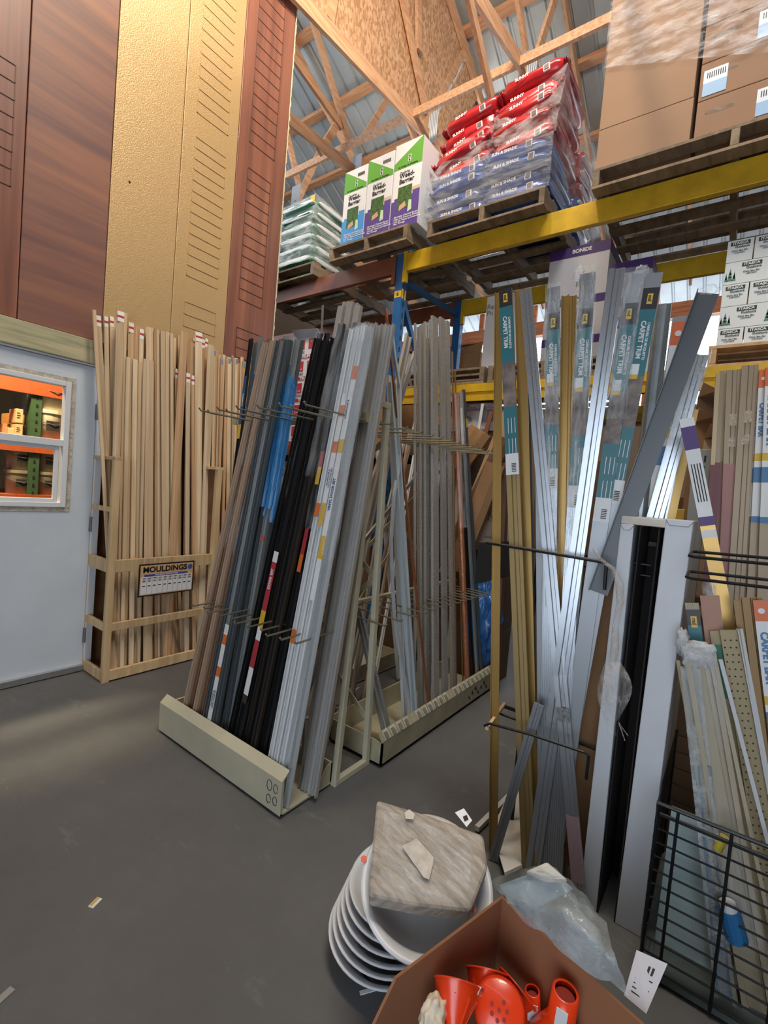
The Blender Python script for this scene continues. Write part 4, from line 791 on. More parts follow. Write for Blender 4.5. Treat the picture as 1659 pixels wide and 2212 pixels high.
# ---- goods on the lower level
pallet(3.26, 4.3, .72, 1.55, 2.255, 'pallet on the lower level under the cartons banded in purple, mostly behind the trim strips')
bz0 = 2.255+.124; bon = mat('carton_white', 'c4c2c6', .6); pur = mat('carton_purple', '4a2f6e', .5)
def bonide(x0, y0, y1, z0, h, label):
    o = carton('purple_banded_carton', (x0, y0, z0), (x0+.40, y1, z0+h), bon, label, 'box', 'white cartons with purple bands')
    MB().box((x0-.0015, y0-.0015, z0+h*.80), (x0+.40, y1, z0+h+.001)).build('purple_band', pur, o)
    if y1 > 1: text('BONIDE', o, bt, (x0-.003, (y0+y1)/2-.02, z0+h*.9), (0, -1, 0), (0, 0, 1), h*.10, .04)
    b = MB()
    for i in range(16): b.box((x0-.0015, y0+.08+i*.009, z0+h*.2), (x0, y0+.084+i*.009, z0+h*.34))
    b.build('barcode', ink, o); return o
bonide(3.72, .89, 1.33, bz0, .298, 'white carton with purple band at the bottom of the stack behind the trim strips')
bonide(3.72, .89, 1.33, bz0+.30, .298, 'white carton with purple band in the middle of the stack behind the trim strips')
bonide(3.72, .89, 1.33, bz0+.60, .385, 'white BONIDE carton on top of its stack, just under the yellow beam')
bonide(3.72, .60, .86, bz0, .40, 'lower white carton with a purple top beside the tall purple-banded stack'); bonide(3.72, .60, .86, bz0+.402, .39, 'upper white carton with a purple top beside the tall purple-banded stack')
pallet(3.26, 4.3, 1.58, 2.38, 2.255, 'pallet on the lower level under the tall white box with a blue foot')
o = carton('tall_white_box', (3.7, 1.60, bz0), (4.1, 1.83, bz0+.72), mat('box_white', 'd9dadd', .5), 'tall white box with a blue strip along its foot, behind the teal-labelled trim')
MB().box((3.698, 1.598, bz0), (4.1, 1.832, bz0+.05)).build('blue_strip', mat('strip_blue', '2f62b0', .5), o); text('Re\nPu', o, steel, (3.697, 1.79, bz0+.6), (0, -1, 0), (0, 0, 1), .06)
pallet(3.28, 4.2, -.6, .19, 2.255, 'clean pine pallet on the lower level under the small lubricant cartons', palp)
itw = mat('carton_cool_white', 'cfd6d8', .55); itd = mat('print_dark_green', '23302b', .6); itg = mat('print_green', '4f7a6a', .6)
zi = bz0
for k in range(5):
    h = .128
    for j, (y0, y1) in enumerate(((.04, .165), (-.09, .037)) if k % 2 == 0 else ((-.09, .165),)):
        o = carton('lubricant_carton', (3.4, y0, zi), (3.65, y1-.002, zi+h-.002), itw, '%s, %s row up, among the small ITASCA cartons' % (('left carton', 'right carton')[j] if k % 2 == 0 else 'wide tree-printed carton', ORD[k]), 'box', 'small white ITASCA cartons', .002); o['label'] = o['label'].replace('ITASCA', 'white chain-saw lubricant')
        cy = (y0+y1)/2
        MB().box((3.3985, cy-.046, zi+.094), (3.4, cy+.046, zi+.116)).build('name_plate', itd, o)
        text('ITASCA', o, itw, (3.398, cy, zi+.105), (0, -1, 0), (0, 0, 1), .019, .04, wide=1.15); text('Outdoors', o, itd, (3.398, cy-.01, zi+.084), (0, -1, 0), (0, 0, 1), .017, .02); text('Chain Saw Bar\nLubricant', o, itd, (3.398, cy, zi+.058), (0, -1, 0), (0, 0, 1), .013, .01)
        if k % 2:
            b = MB()
            for yy, s_ in ((y1-.03, 1), (y1-.05, .6), (y0+.03, .9), (y1-.012, .5)):
                for q in range(3): b.add([V((3.3985, yy-.016*s_*(1-q*.25), zi+.02+q*.018*s_)), V((3.3985, yy+.016*s_*(1-q*.25), zi+.02+q*.018*s_)), V((3.3985, yy, zi+.05+q*.022*s_)), V((3.3992, yy, zi+.03+q*.018*s_))], [(0, 1, 2), (0, 3, 1), (1, 3, 2), (2, 3, 0)])
            b.build('tree_print', itg, o)
    zi += h
o = bpy.data.objects['lubricant_carton']
# left bay, lower level: fuel cartons and white cartons
zl2 = 1.762; red = mat('print_red', 'b5303a', .5); ylw = mat('print_yellow', 'd9a23a', .5)
for k in range(5):
    z0 = zl2+k*.222; o = carton('fuel_carton', (3.36, 3.44, z0), (3.62, 3.80, z0+.22), wbw, '%s carton up in the red and white fuel carton stack behind the rods' % ORD[k].capitalize(), 'box', 'red and white fuel cartons', .002); o['label'] = '%s carton from the bottom of the red and white fuel stack behind the rods' % ORD[k]
    if k == 4: MB().hexa([(3.36, 3.44, z0+.22), (3.365, 3.44, z0+.22), (3.365, 3.80, z0+.22), (3.36, 3.80, z0+.22), (3.30, 3.44, z0+.27), (3.305, 3.44, z0+.27), (3.305, 3.80, z0+.30), (3.30, 3.80, z0+.30)]).build('flap', wbw, o)
    MB().box((3.3585, 3.445, z0+.01), (3.36, 3.795, z0+.05)).build('red_band', red, o); text('TRUFUEL', o, paper, (3.357, 3.6, z0+.03), (0, -1, 0), (0, 0, 1), .04, .05, wide=1.2)
    for y in (3.78, 3.62): MB().box((3.3585, y-.12, z0+.10), (3.36, y-.015, z0+.205)).build('red_panel', red, o)
    text('50:1', o, ylw, (3.357, 3.555, z0+.18), (0, -1, 0), (0, 0, 1), .035, .03); text('2.1 d', o, paper, (3.357, 3.71, z0+.125), (0, -1, 0), (0, 0, 1), .028, .02)
    b = MB()
    for i in range(12): b.box((3.3585, 3.66+i*.009, z0+.06), (3.36, 3.664+i*.009, z0+.09))
    b.build('barcode', ink, o)
MB().box((3.29, 2.5, 1.762-.02), (4.3, 5.2, 1.761)).build('shelf_deck', palw, rk)
for i, (y0, y1, z0, z1, lab) in enumerate(((2.50, 2.80, zl2, 2.36, 'brown carton under the white cartons behind the blue post'), (2.50, 2.72, 2.362, 2.66, 'white carton with printed lines behind the blue post'), (2.95, 3.35, zl2, 2.3, 'brown carton on the lower shelf behind the tall almond strips'), (3.9, 4.5, zl2, 2.4, 'brown carton on the lower shelf behind the bronze rods'))):
    o = carton('carton', (3.5, y0, z0), (3.9, y1, z1), wbw if i == 1 else kraft, lab)
    if i == 1:
        b = MB(); 
        for q in range(6): b.box((3.4985, y0+.03, z0+.06+q*.03), (3.5, y1-.03-.02*(q % 3), z0+.067+q*.03))
        b.build('printed_lines', navy, o)
# ================================================================ clutter between the racks
kd = mat('kraft_dark', '5d4632', .85, var=.12, vs=4); km = mat('kraft_mid', '8c6a4a', .85, var=.1, vs=4)
XK = 3.33
st = [('brown carton on the floor at the bottom of the stack behind the blue tarp', 1.29, 1.80, 0, .40, kd), ('brown carton second from the floor in the stack behind the blue tarp', 1.29, 1.78, .402, .988, kd), ('pale carton printed DO NOT CLAMP in the middle of the floor stack', 1.27, 1.63, .99, 1.468, mat('carton_pale', 'b09c86', .8)), ('dark carton under the wrapped speaker box', 1.31, 1.85, 1.47, 1.895, kd)]
for lab, y0, y1, z0, z1, m in st:
    o = carton('carton', (XK, y0, z0), (XK+.24, y1, z1), m, lab)
    if 'CLAMP' in lab:
        text('DO NOT CLAMP', o, ink, (XK-.0015, 1.45, 1.32), (0, -1, 0), (0, 0, 1), .032, .02)
        b = MB()
        for i in range(4): y = 1.52-i*.055; rim2 = [(y, 1.23), (y-.04, 1.29)]; b.bar((XK-.001, y, 1.23), (XK-.001, y, 1.30), .003, .002, (1, 0, 0)).bar((XK-.001, y-.04, 1.23), (XK-.001, y-.04, 1.30), .003, .002, (1, 0, 0)).bar((XK-.001, y, 1.23), (XK-.001, y-.04, 1.23), .003, .002, (1, 0, 0)).bar((XK-.001, y, 1.30), (XK-.001, y-.04, 1.30), .003, .002, (1, 0, 0)).bar((XK-.001, y, 1.30), (XK-.001, y-.04, 1.23), .004, .002, (1, 0, 0))
        b.build('handling_symbols', ink, o); text('Vanity\nhandle with care', o, ink, (XK-.0015, 1.40, 1.11), (0, -1, 0), (0, 0, 1), .024)
# open carton flaps on the second carton
MB().hexa([(3.22, 1.33, 1.01), (3.33, 1.33, .985), (3.33, 1.66, .985), (3.22, 1.66, 1.01), (3.22, 1.33, 1.016), (3.33, 1.33, .991), (3.33, 1.66, .991), (3.22, 1.66, 1.016)]).build('flap', mat('carton_pale', 'b09c86', .8), bpy.data.objects[[o.name for o in bpy.data.objects if o.get('label') == st[1][0]][0]])
# wrapped speaker box
sp = thing('wrapped_carton', 'plastic-wrapped carton with a maroon top band and a picture of a round dark machine', 'box', (3.31, 1.48, 1.90))
MB().box((3.32, 1.48, 1.90), (3.64, 1.88, 2.10)).build('box_body', mat('box_dark_grey', '5a5358', .6), sp); MB().box((3.318, 1.478, 2.06), (3.64, 1.882, 2.105)).build('maroon_band', mat('maroon', '6d2a38', .5), sp)
MB().box((3.318, 1.61, 1.905), (3.32, 1.82, 2.055)).build('picture_panel', mat('picture_grey', '9b9697', .6), sp); MB().lathe((3.318, 1.72, 1.965), (-1, 0, 0), [(.055, 0), (.05, .001), (.0, .001)], 20).lathe((3.318, 1.77, 2.03), (-1, 0, 0), [(.025, 0), (.023, .001), (.012, .001)], 16).build('machine_picture', mat('picture_dark', '2b2829', .5), sp)
wrapbox('stretch_wrap', [(3.31, 1.43, 1.90), (3.31, 1.9, 1.90), (3.66, 1.9, 1.90), (3.66, 1.36, 1.90)], [(3.31, 1.49, 2.11), (3.31, 1.9, 2.11), (3.66, 1.9, 2.11), (3.66, 1.49, 2.11)], 'crinkled clear wrap round the carton with the maroon band', wrapf, n=10, nz=8, seed=33, amp=.03)
# upper back cartons in the daylight
for i, (u0, v0, u1, v1, x, lab, m) in enumerate(((988, 765, 1032, 830, 4.6, 'torn brown carton sunlit by the open window, right of the speckled trim', kraft), (1035, 790, 1062, 835, 4.75, 'small sunlit carton behind the torn one by the open window', kraftl))):
    a, b_ = PX(u0, v0, x), PX(u1, v1, x); zlow = 2.255 if x < 4.7 else 2.0
    o = carton('carton', (x, b_.y, 2.26), (x+.3, a.y, a.z), m, lab)
    if i == 0: MB().hexa([(x, b_.y, a.z), (x+.004, b_.y, a.z), (x+.004, a.y, a.z), (x, a.y, a.z), (x-.02, b_.y-.03, a.z+.10), (x-.016, b_.y-.03, a.z+.10), (x-.03, a.y-.1, a.z+.05), (x-.034, a.y-.1, a.z+.05)]).build('flap', m, o)
MB().box((4.345, 1.2, 2.20), (5.2, 2.42, 2.25)).build('shelf_deck', palw, rk)
# long narrow cartons and tubes leaning diagonally
def lean(u0, v0, u1, v1, x0, x1, w, t, m, label, kind='oct', name='long_carton', cat='box'):
    a, b = PX(u0, v0, x0), PX(u1, v1, x1)
    h = w/2; k = t/2; pts = [(-h, -k), (h, -k), (h, k), (-h, k)] if kind == 'box' else [(h*math.cos(math.pi/8+i*math.pi/4), k*math.sin(math.pi/8+i*math.pi/4)) for i in range(8)]
    a = todown(a, b, .02) if False else a
    o = MB().prof(pts, a, b, (-1, 0, 0)).build(name, m, at=a); return tag(o, label, cat)
lean(962, 1240, 1108, 880, 3.20, 3.26, .10, .05, mat('kraft_tan', 'a58460', .8, var=.08), 'flat tan carton leaning diagonally, topmost behind the brass-coloured trim', 'box')
o = lean(975, 1190, 1092, 948, 3.16, 3.20, .12, .07, kd, 'dark brown tube leaning diagonally with an open black end'); 
z_ = PX(1092, 948, 3.20); z0_ = PX(975, 1190, 3.16); dr = (z_-z0_).normalized(); MB().prof([(.048*math.cos(i*math.pi/4), .028*math.sin(i*math.pi/4)) for i in range(8)], z_, z_+dr*.004, (-1, 0, 0)).build('open_end', black, o)
lean(985, 1230, 1072, 1003, 3.13, 3.15, .155, .09, km, 'stout eight-sided carton leaning diagonally in front of the darker tube')
o = lean(985, 1010, 1040, 930, 3.22, 3.24, .20, .08, mat('kraft_paper', '94714c', .85, var=.15, vs=14, bump=.3), 'crumpled kraft tube with a ragged mouth by the copper roll', name='kraft_tube', cat='tube')
a, b = PX(1028, 965, 3.255), PX(1043, 872, 3.25); tag(MB().bar(a, b, .022, .008, (-1, 0, 0)).build('white_strip', wht, at=a), 'white slat sticking out of the ragged kraft tube', 'strip')
a, b = PX(1040, 970, 3.27), PX(1062, 888, 3.26); tag(MB().bar(a, b, .032, .01, (-1, 0, 0)).build('wood_strip', mat('cedar', '7d4b33', .7), at=a), 'reddish wood slat sticking out of the ragged kraft tube', 'strip')
a, b = PX(1092, 1000, 3.22), PX(1078, 1190, 3.22); tag(MB().bar(V((3.22, 1.24, 0)), a, .055, .05, (-1, 0, 0)).build('wood_stud', mat('cedar_dark', '5c4030', .7), at=(3.22, 1.24, 0)), 'upright brown stud beside the pale printed carton', 'stud')
# blue tarp
c = PX(1043, 1335, 3.235); b = MB(); bm = bmesh.new(); bmesh.ops.create_icosphere(bm, subdivisions=5, radius=1)
vs = []
for v in bm.verts:
    p = v.co; n1 = mnoise.noise(p*2.3)*.35+mnoise.noise(p*6)*.16+abs(mnoise.noise(p*V((7, 7, 2))*1.0))*.22 if False else mnoise.noise(p*2.3)*.22+abs(mnoise.noise(V((p.x*4.5, p.y*4.5, p.z*3.0))))*.38
    q = p*(1+n1); vs.append(c+V((q.x*.075, q.y*.125, q.z*.32)))
b.add(vs, [tuple(w.index for w in f.verts) for f in bm.faces]); bm.free()
tag(b.build('blue_tarp', mat('tarp_blue', '24548f', .35, var=.2, vs=12, coat=.2), at=c, smooth=True), 'crumpled blue tarp bundled under the black panel', 'tarp')
# dark cartons behind the jumbled strips
for i, (y0, y1, z0, z1, x, lab) in enumerate(((1.86, 2.38, 0, .82, 3.3, 'dark brown carton on the floor behind the speckled trim'), (1.88, 2.38, .822, 1.62, 3.3, 'dark brown carton stacked behind the speckled trim, above another'), (2.55, 3.3, 0, .85, 3.3, 'dark brown carton on the floor behind the jumbled strips'), (2.55, 3.25, .852, 1.60, 3.3, 'dark brown carton stacked behind the jumbled strips'), (3.4, 4.2, 0, 1.2, 3.4, 'large dark carton behind the blue-bagged rods'))):
    carton('carton', (x, y0, z0), (x+.6, y1, z1), kd, lab)
# ================================================================ black wire stand of carpet trims
wire = mat('black_wire', '1b1d1f', .4, .4); goldm = mat('brass_trim', 'a3834a', .32, .55, var=.08, vs=6, stretch=(1, 1, .05)); goldd = mat('tan_gold_trim', '8f7a4e', .4, .4, var=.08, vs=6, stretch=(1, 1, .05))
silv = mat('silver_trim', 'a9afb6', .26, .75, var=.08, vs=7, stretch=(1, 1, .05)); silg = mat('grey_trim', '8c9095', .4, .5, var=.08, vs=7, stretch=(1, 1, .05)); dgrey = mat('dark_grey_trim', '54575b', .45, .3); teal = mat('label_teal', '1f6670', .45); tblk = mat('label_black', '1c1d22', .45); pink = mat('pink_sleeve_film', 'a58d94', .35, .3)
photo = mat('label_photo', '4a4044', .5, vs=14, var=.5, col2='8d8078')
ws = thing('wire_stand', 'black wire stand whose long prongs hold the tall carpet trims', 'stand', (1.75, .3, 0))
def prongs(pts, nm='prong', r=.005): MB().path(pts, r, 7).build(nm, wire, ws)
p = [PX(1050, 1172, 1.69), PX(1180, 1193, 1.69), PX(1308, 1215, 1.69), PX(1310, 1218, 1.69), PX(1306, 1274, 1.69)]; prongs(p, r=.006)
prongs([V((1.84, .60, 1.21)), V((1.84, .20, 1.21))]); prongs([V((1.86, .60, 1.17)), V((1.86, .2, 1.17))])
p = [PX(1046, 1568, 1.66), PX(1058, 1563, 1.66), PX(1150, 1588, 1.66), PX(1262, 1625, 1.66), PX(1272, 1632, 1.66), PX(1266, 1683, 1.66)]; prongs(p, r=.005)
prongs([V((1.87, .70, .50)), V((1.87, .25, .50))])
MB().bar(PX(1052, 1574, 1.655), PX(1090, 1520, 1.92), .012, .012).build('wooden_dowel', pine, ws)
for y in (.30, .62): MB().tube((1.95, y, 0), (1.95, y, 1.25), .010, 8).build('stand_post', wire, ws)
for z in (.5, 1.19): MB().tube((1.95, .26, z), (1.95, .70, z), .008, 8).build('stand_bar', wire, ws)
MB().box((1.93, .24, 0), (1.97, .64, .03)).build('stand_foot', wire, ws)
FC = (-1, -.12, 0)
def trim(u1, v1, u0, v0, ly, kind, w, t, m, label, group='carpet trim strips in the wire stand', x0=1.73, k=.02, down=True, name='carpet_trim', cat='trim strip'):
    n = (1, 0, -k); d = x0+ly*.02
    pt, pb = PP(u1, v1, n, d), PP(u0, v0, n, d)
    if down: pb = todown(pb, pt, .012)
    return stick(name, pb, pt, kind, w, t, m, FC, label, cat, group)
def carpetlabel(o, w, t, z, L=.72, txt=True, full='CARPET TRIM', price=True):
    l = sleeve(o, w, t, [(z, z+.07*L/.72, tblk), (z+.07*L/.72, z+.29*L/.72, teal), (z+.29*L/.72, z+.46*L/.72, photo), (z+.46*L/.72, z+.64*L/.72, teal), (z+.64*L/.72, z+.72*L/.72, whl)])
    F = ROOT[o.name]; Ln = o['len']
    MB(F).prof([(-.008, t+.0014), (.008, t+.0014), (.008, t+.0022), (-.008, t+.0022)], (0, 0, Ln-z-.055), (0, 0, Ln-z-.02), (0, 1, 0)).build('yellow_house_mark', mat('mark_yellow', 'd8b43a', .5), l)
    sticktext(o, l, 'md', z+.036, .016, tblk, t+.001, down=True)
    if txt:
        sticktext(o, l, full, z+.175, w*.42, whl, t, w*.12, wide=1.0); sticktext(o, l, 'CARRURE DE MOQUETTE', z+.18, w*.22, whl, t, -w*.22)
    b = MB(F)
    for i in range(3):
        for j in range(2): b.box((-w*.36+i*w*.26, t+.0012, Ln-z-L*(.70+.11*j)-.06), (-w*.36+i*w*.26+.002, t+.0017, Ln-z-L*(.70+.11*j)))
    b.build('fine_print', whl, l)
    b = MB(F)
    for i in range(6): b.box((-w*.3, t+.0012, Ln-z-L*.985+i*.006), (w*.05, t+.0017, Ln-z-L*.985+i*.006+.003))
    b.build('barcode', ink, l)
    if price: MB(F).box((-w*.1, t+.0014, Ln-z-.285*L/.72), (w*.42, t+.002, Ln-z-.25*L/.72)).box((-w*.1, t+.0014, Ln-z-.30*L/.72), (w*.42, t+.002, Ln-z-.285*L/.72), 1).build('price_sticker', [whl, yel], l)
    return l
trim(1079, 632, 1066, 1840, 1, 'L', .032, .012, goldm, 'brass-coloured trim at the outer edge of the wire stand, nearest the racks')
o = trim(1093, 627, 1141, 1815, 0, 'step', .050, .012, goldd, 'tan-gold trim with a teal CARPET TRIM label and black top, first from the racks'); carpetlabel(o, .050, .012, .0, .74, price=False)
trim(1124, 626, 1150, 1700, 3, 'L', .040, .010, goldm, 'bright brass trim behind the first labelled one, bent edge to the right')
for i, (u, m) in enumerate(((1128, silg), (1134, goldd), (1141, slate))): trim(u, 690+i*30, 1140+i*8, 1600, 5+i, 'L', .014, .01, m, '%s thin strip edge-on behind the long slanting silver trim' % ['dull grey', 'tan', 'slate'][i])
o = trim(1136, 628, 1248, 1880, 0, 'step', .044, .012, silv, 'long silver trim slanting across the others from upper left to lower right'); F = ROOT[o.name]
MB(F).box((-.021, .012, .62), (.021, .0135, .67)).build('scuffed_label', mat('scuffed_label', '6f7276', .6, var=.5, vs=90), o); sleeve(o, .0445, .012, [(o['len']-.30, o['len']-.08, pink)], 'pink_sleeve')
o = trim(1170, 905, 1178, 1880, 2, 'flat', .046, .008, silg, 'broad grey trim with a pinkish lower half, standing behind the slanting silver one'); sleeve(o, .0465, .008, [(o['len']-.42, o['len']-.12, pink)], 'pink_sleeve')
bagx = film('foil_crinkle_film', 'eef4f8', .05, .6, 30, (1, 1, .2), .12)
o = trim(1197, 622, 1184, 1500, 1, 'ribs', .046, .010, silv, 'ribbed silver trim in clear film with teal CARPET TRIM label, behind the slanting one'); carpetlabel(o, .047, .010, .10, .66); wrap(o, .048, .012, -.01, 1.2, bagx)
trim(1222, 640, 1208, 1500, 4, 'U', .028, .012, goldm, 'brass channel between the two ribbed silver trims'); trim(1239, 641, 1226, 1400, 5, 'step', .026, .012, goldm, 'second brass channel, just right of the deeper brass one')
o = trim(1270, 592, 1205, 1780, 1, 'ribs', .052, .010, silv, 'ribbed silver trim in a crinkled bag twisted at its top, labelled CARPET TRIM'); carpetlabel(o, .052, .010, .13, .72); wrap(o, .054, .014, -.02, 1.1, bagx)
F = ROOT[o.name]; c = F@V((.03, .01, o['len']-.0)); MB().pillow(c+V((0, .0, .0)), (.02, .035, .05), .8, 3, .5).build('twisted_film_top', bagx, o, smooth=True)
trim(1333, 582, 1190, 1600, 0, 'step', .050, .012, silv, 'broad bare silver trim right of the crinkled bagged one, tallest of all')
trim(1306, 700, 1240, 1400, 4, 'flat', .012, .008, alus, 'thin bright strip edge-on behind the broad bare silver trim')
o = trim(1371, 594, 1233, 1600, 1.5, 'flat', .052, .010, silg, 'grey trim with teal CARPET TRIM label leaning right, price sticker in its middle'); carpetlabel(o, .052, .010, .10, .76); wrap(o, .055, .012, -.02, .5, bagx)
MB().pillow(ROOT[o.name]@V((-.02, .0, o['len']+.01)), (.02, .04, .035), .8, 6, .5).build('twisted_film_top', bagx, o, smooth=True)
o = trim(1414, 592, 1232, 1600, 2.2, 'flat', .050, .010, silg, 'grey labelled trim next right, its label starting highest at the right'); carpetlabel(o, .050, .010, .05, .74)
trim(1433, 660, 1335, 1500, 3.5, 'half', .058, .020, mat('galvanised_trim', '9aa5aa', .35, .7, var=.15, vs=12), 'rounded galvanised trim leaning behind the dark grey angle', x0=2.0)
cblue = mat('carpet_bar_blue', '3f6e9c', .45); cor = mat('carpet_bar_orange', 'cf6434', .45)
def barlabel(o, w, t, z, L, size):
    l = sleeve(o, w, t, [(z, z+.12*L, cor), (z+.12*L, z+.55*L, whl), (z+.55*L, z+.6*L, yel), (z+.6*L, z+.64*L, whl), (z+.64*L, z+.74*L, cblue), (z+.74*L, z+.96*L, whl), (z+.96*L, z+L, cblue)])
    sticktext(o, l, 'CARPET BAR', z+.33*L, size, cblue, t, bold=.05); F = ROOT[o.name]
    MB(F).lathe((0, t+.0015, o['len']-z-.06*L), (0, 1, 0), [(0, .0006), (w*.25, .0006), (w*.25, 0)], 8).build('white_emblem', whl, l); return l
o = trim(1470, 686, 1380, 1300, 4.2, 'flat', .054, .012, silg, 'trim with an orange and white CARPET BAR label, behind the dark grey angle', x0=2.0); barlabel(o, .046, .012, .02, .75, .034)
o = trim(1529, 634, 1292, 1280, -1.6, 'L', .062, .03, dgrey, 'wide dark grey angle trim leaning far right across the whole fan', down=False, k=.05)
MB().pillow(ROOT[o.name]@V((0, .01, o['len']+.008)), (.03, .055, .03), .8, 9, .6).build('crinkled_film_top', bagx, o, smooth=True)
o = trim(1512, 768, 1330, 1420, 1.2, 'step', .055, .016, silv, 'broad silver trim in film leaning right, below the dark grey angle', down=False, k=.05, x0=1.99); wrap(o, .058, .018, -.02, .35, bagx)
for i, (u1, v1, u0, v0, m, lab, w) in enumerate(((1452, 905, 1372, 1400, mat('label_aqua', '7fb4bd', .5), 'thin aqua-labelled strip behind the broad silver film-wrapped trim', .018), (1443, 930, 1358, 1400, mat('strip_rose', 'a8766a', .5), 'thin rose-coloured strip beside the aqua one', .016), (1432, 900, 1350, 1380, alus, 'thin bright silver strip behind the dark grey angle, low down', .02), (1500, 885, 1405, 1330, goldm, 'brass round-edged trim leaning right behind the broad silver film-wrapped one', .024), (1486, 930, 1395, 1330, silv, 'slim silver trim beside the leaning brass one', .02), (1470, 900, 1388, 1380, whl, 'white strip behind the aqua-labelled one', .022))):
    trim(u1, v1, u0, v0, 3+i*.6, 'flat', w*1.15, .008, m, lab, down=False, k=.05, x0=2.0)
o = trim(1482, 905, 1566, 1330, 1.0, 'flat', .042, .010, goldm, 'honey-gold trim with purple and white label leaning the other way, right of the fan', x0=1.83, k=.03)
l = sleeve(o, .042, .010, [(.0, .03, whl), (.03, .11, pur), (.11, .34, whl), (.34, .37, pur), (.385, .41, whl)]); b = MB(ROOT[o.name]); Ln = o['len']
for i in range(4): b.box((-.014+i*.008, .0115, Ln-.29), (-.011+i*.008, .012, Ln-.16))
b.build('fine_print', ink, l)
trim(1488, 905, 1556, 1260, 2.2, 'L', .016, .012, goldm, 'thin bright brass edge beside the honey-gold trim', x0=1.83, k=.03)
# ---- white steel cabinet frame
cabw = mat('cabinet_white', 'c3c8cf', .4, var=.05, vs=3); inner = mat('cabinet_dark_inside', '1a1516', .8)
cb = thing('steel_cabinet', 'tall narrow white steel cabinet with its dark inside open between two uprights', 'cabinet', (1.74, .18, 0))
def chan(y0, y1, x0, x1, h, lo=0): MB().hexa([(x0, y0[0], lo), (x1, y0[0], lo), (x1, y1[0], lo), (x0, y1[0], lo), (x0, y0[1], h), (x1, y0[1], h), (x1, y1[1], h), (x0, y1[1], h)])
for (b0, b1), (t0, t1), h in (((.235, .292), (.252, .293), 1.345), ((.098, .176), (.088, .163), 1.375)):
    MB().hexa([(1.75, b0, 0), (1.99, b0, 0), (1.99, b1, 0), (1.75, b1, 0), (1.75, t0, h), (1.99, t0, h), (1.99, t1, h), (1.75, t1, h)]).build('front_upright', cabw, cb, bevel=.003)
    m_ = (t0+t1)/2; e_ = MB().path([(1.7495, t1-.001, h-.004), (1.7495, t1-.012, h-.02), (1.7495, t0+.012, h-.02), (1.7495, t0+.001, h-.004)], .0012, 5).build('folded_flap', mat('seam_grey', '6d7176', .5), cb)
MB().box((1.752, .088, 1.345), (2.0, .293, 1.372)).build('top_cap', mat('cabinet_worn_top', 'c9c2b6', .5, var=.15, vs=12), cb, bevel=.003)
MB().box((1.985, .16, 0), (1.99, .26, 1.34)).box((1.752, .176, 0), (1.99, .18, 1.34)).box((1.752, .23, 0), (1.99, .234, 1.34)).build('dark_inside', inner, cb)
MB().box((1.95, .182, 1.24), (1.98, .19, 1.33)).box((1.93, .2, 1.27), (1.985, .225, 1.285)).build('catch', mat('rusty_catch', '4a3830', .6, .3), cb)
MB().box((1.90, .29, 0), (1.94, .46, 1.16)).build('cardboard_backing', km, at=(1.9, .29, 0)); tag(bpy.data.objects['cardboard_backing'], 'narrow brown carton standing behind the trims beside the white cabinet', 'box')
# ---- film scrap tied to the prong
kn = PX(1308, 1216, 1.68); pts = [PX(u, v, 1.675) for u, v in ((1283, 1185), (1295, 1205), (1308, 1217), (1325, 1228), (1338, 1262), (1340, 1300), (1330, 1350), (1328, 1400), (1322, 1440))]
ft = thing('film_scrap', 'torn clear plastic film knotted round the prong and hanging before the white cabinet', 'plastic film', kn)
hf = film('hanging_film', 'cfc6be', .18, .6, 30, (1, 1, .4), .3)
MB().path(pts, lambda f: .006+.007*abs(math.sin(f*9))*(f > .25), 8).build('twisted_tail', hf, ft, smooth=True)
g = []
for i in range(13):
    f = i/12; row = []
    for j in range(9):
        q = j/8; w = .25+.75*math.sin(math.pi*min(1, f*1.1+.08)); u = 1322-34*w+q*74*w+4*math.sin(f*6); v = 1430+f*150+12*math.sin(q*8)*f
        row.append(PX(u, v, 1.67-.03*math.sin(math.pi*q)*w+.012*mnoise.noise(V((q*6, f*6, 2)))))
    g.append(row)
MB().sheet(g).build('bag_body', film('hanging_bag', 'e2dfdb', .12, .6, 26, (1, 1, .6), .2), ft, smooth=True)
prs = [PX(u, v, 1.675) for u, v in ((1340, 1570), (1350, 1600), (1336, 1560), (1357, 1590))]; MB().path(prs, .0018, 5).build('loose_thread', hf, ft)
# ---- rows of wider trims further right
cm = mat('maroon_sleeve', '6b3238', .45, var=.1); tanw = mat('taupe_trim', '90806a', .42, .25, var=.1, vs=6, stretch=(1, 1, .05)); tanl2 = mat('light_tan_trim', 'b09a78', .42, .25, var=.08, stretch=(1, 1, .05)); dpk = mat('dusty_pink_sleeve', '9a6a66', .45)
wr = [(1551, 806, 1522, 1290, .016, tanl2, cm, 'slim tan trim with a maroon sleeve, leftmost of the wide trims', 0), (1560, 802, 1534, 1290, .018, tanw, cm, 'second slim taupe trim with a maroon sleeve, among the wide trims', 1), (1568, 800, 1545, 1290, .02, tanl2, dpk, 'slim light tan trim with a pink sleeve, among the wide trims', 2), (1585, 800, 1566, 1290, .05, tanw, dpk, 'wide taupe trim with a dusty pink sleeve, price scrap taped on', 0), (1620, 790, 1588, 1290, .056, tanw, None, 'widest taupe trim with two taped scraps, left of the blue and orange labels', -1)]
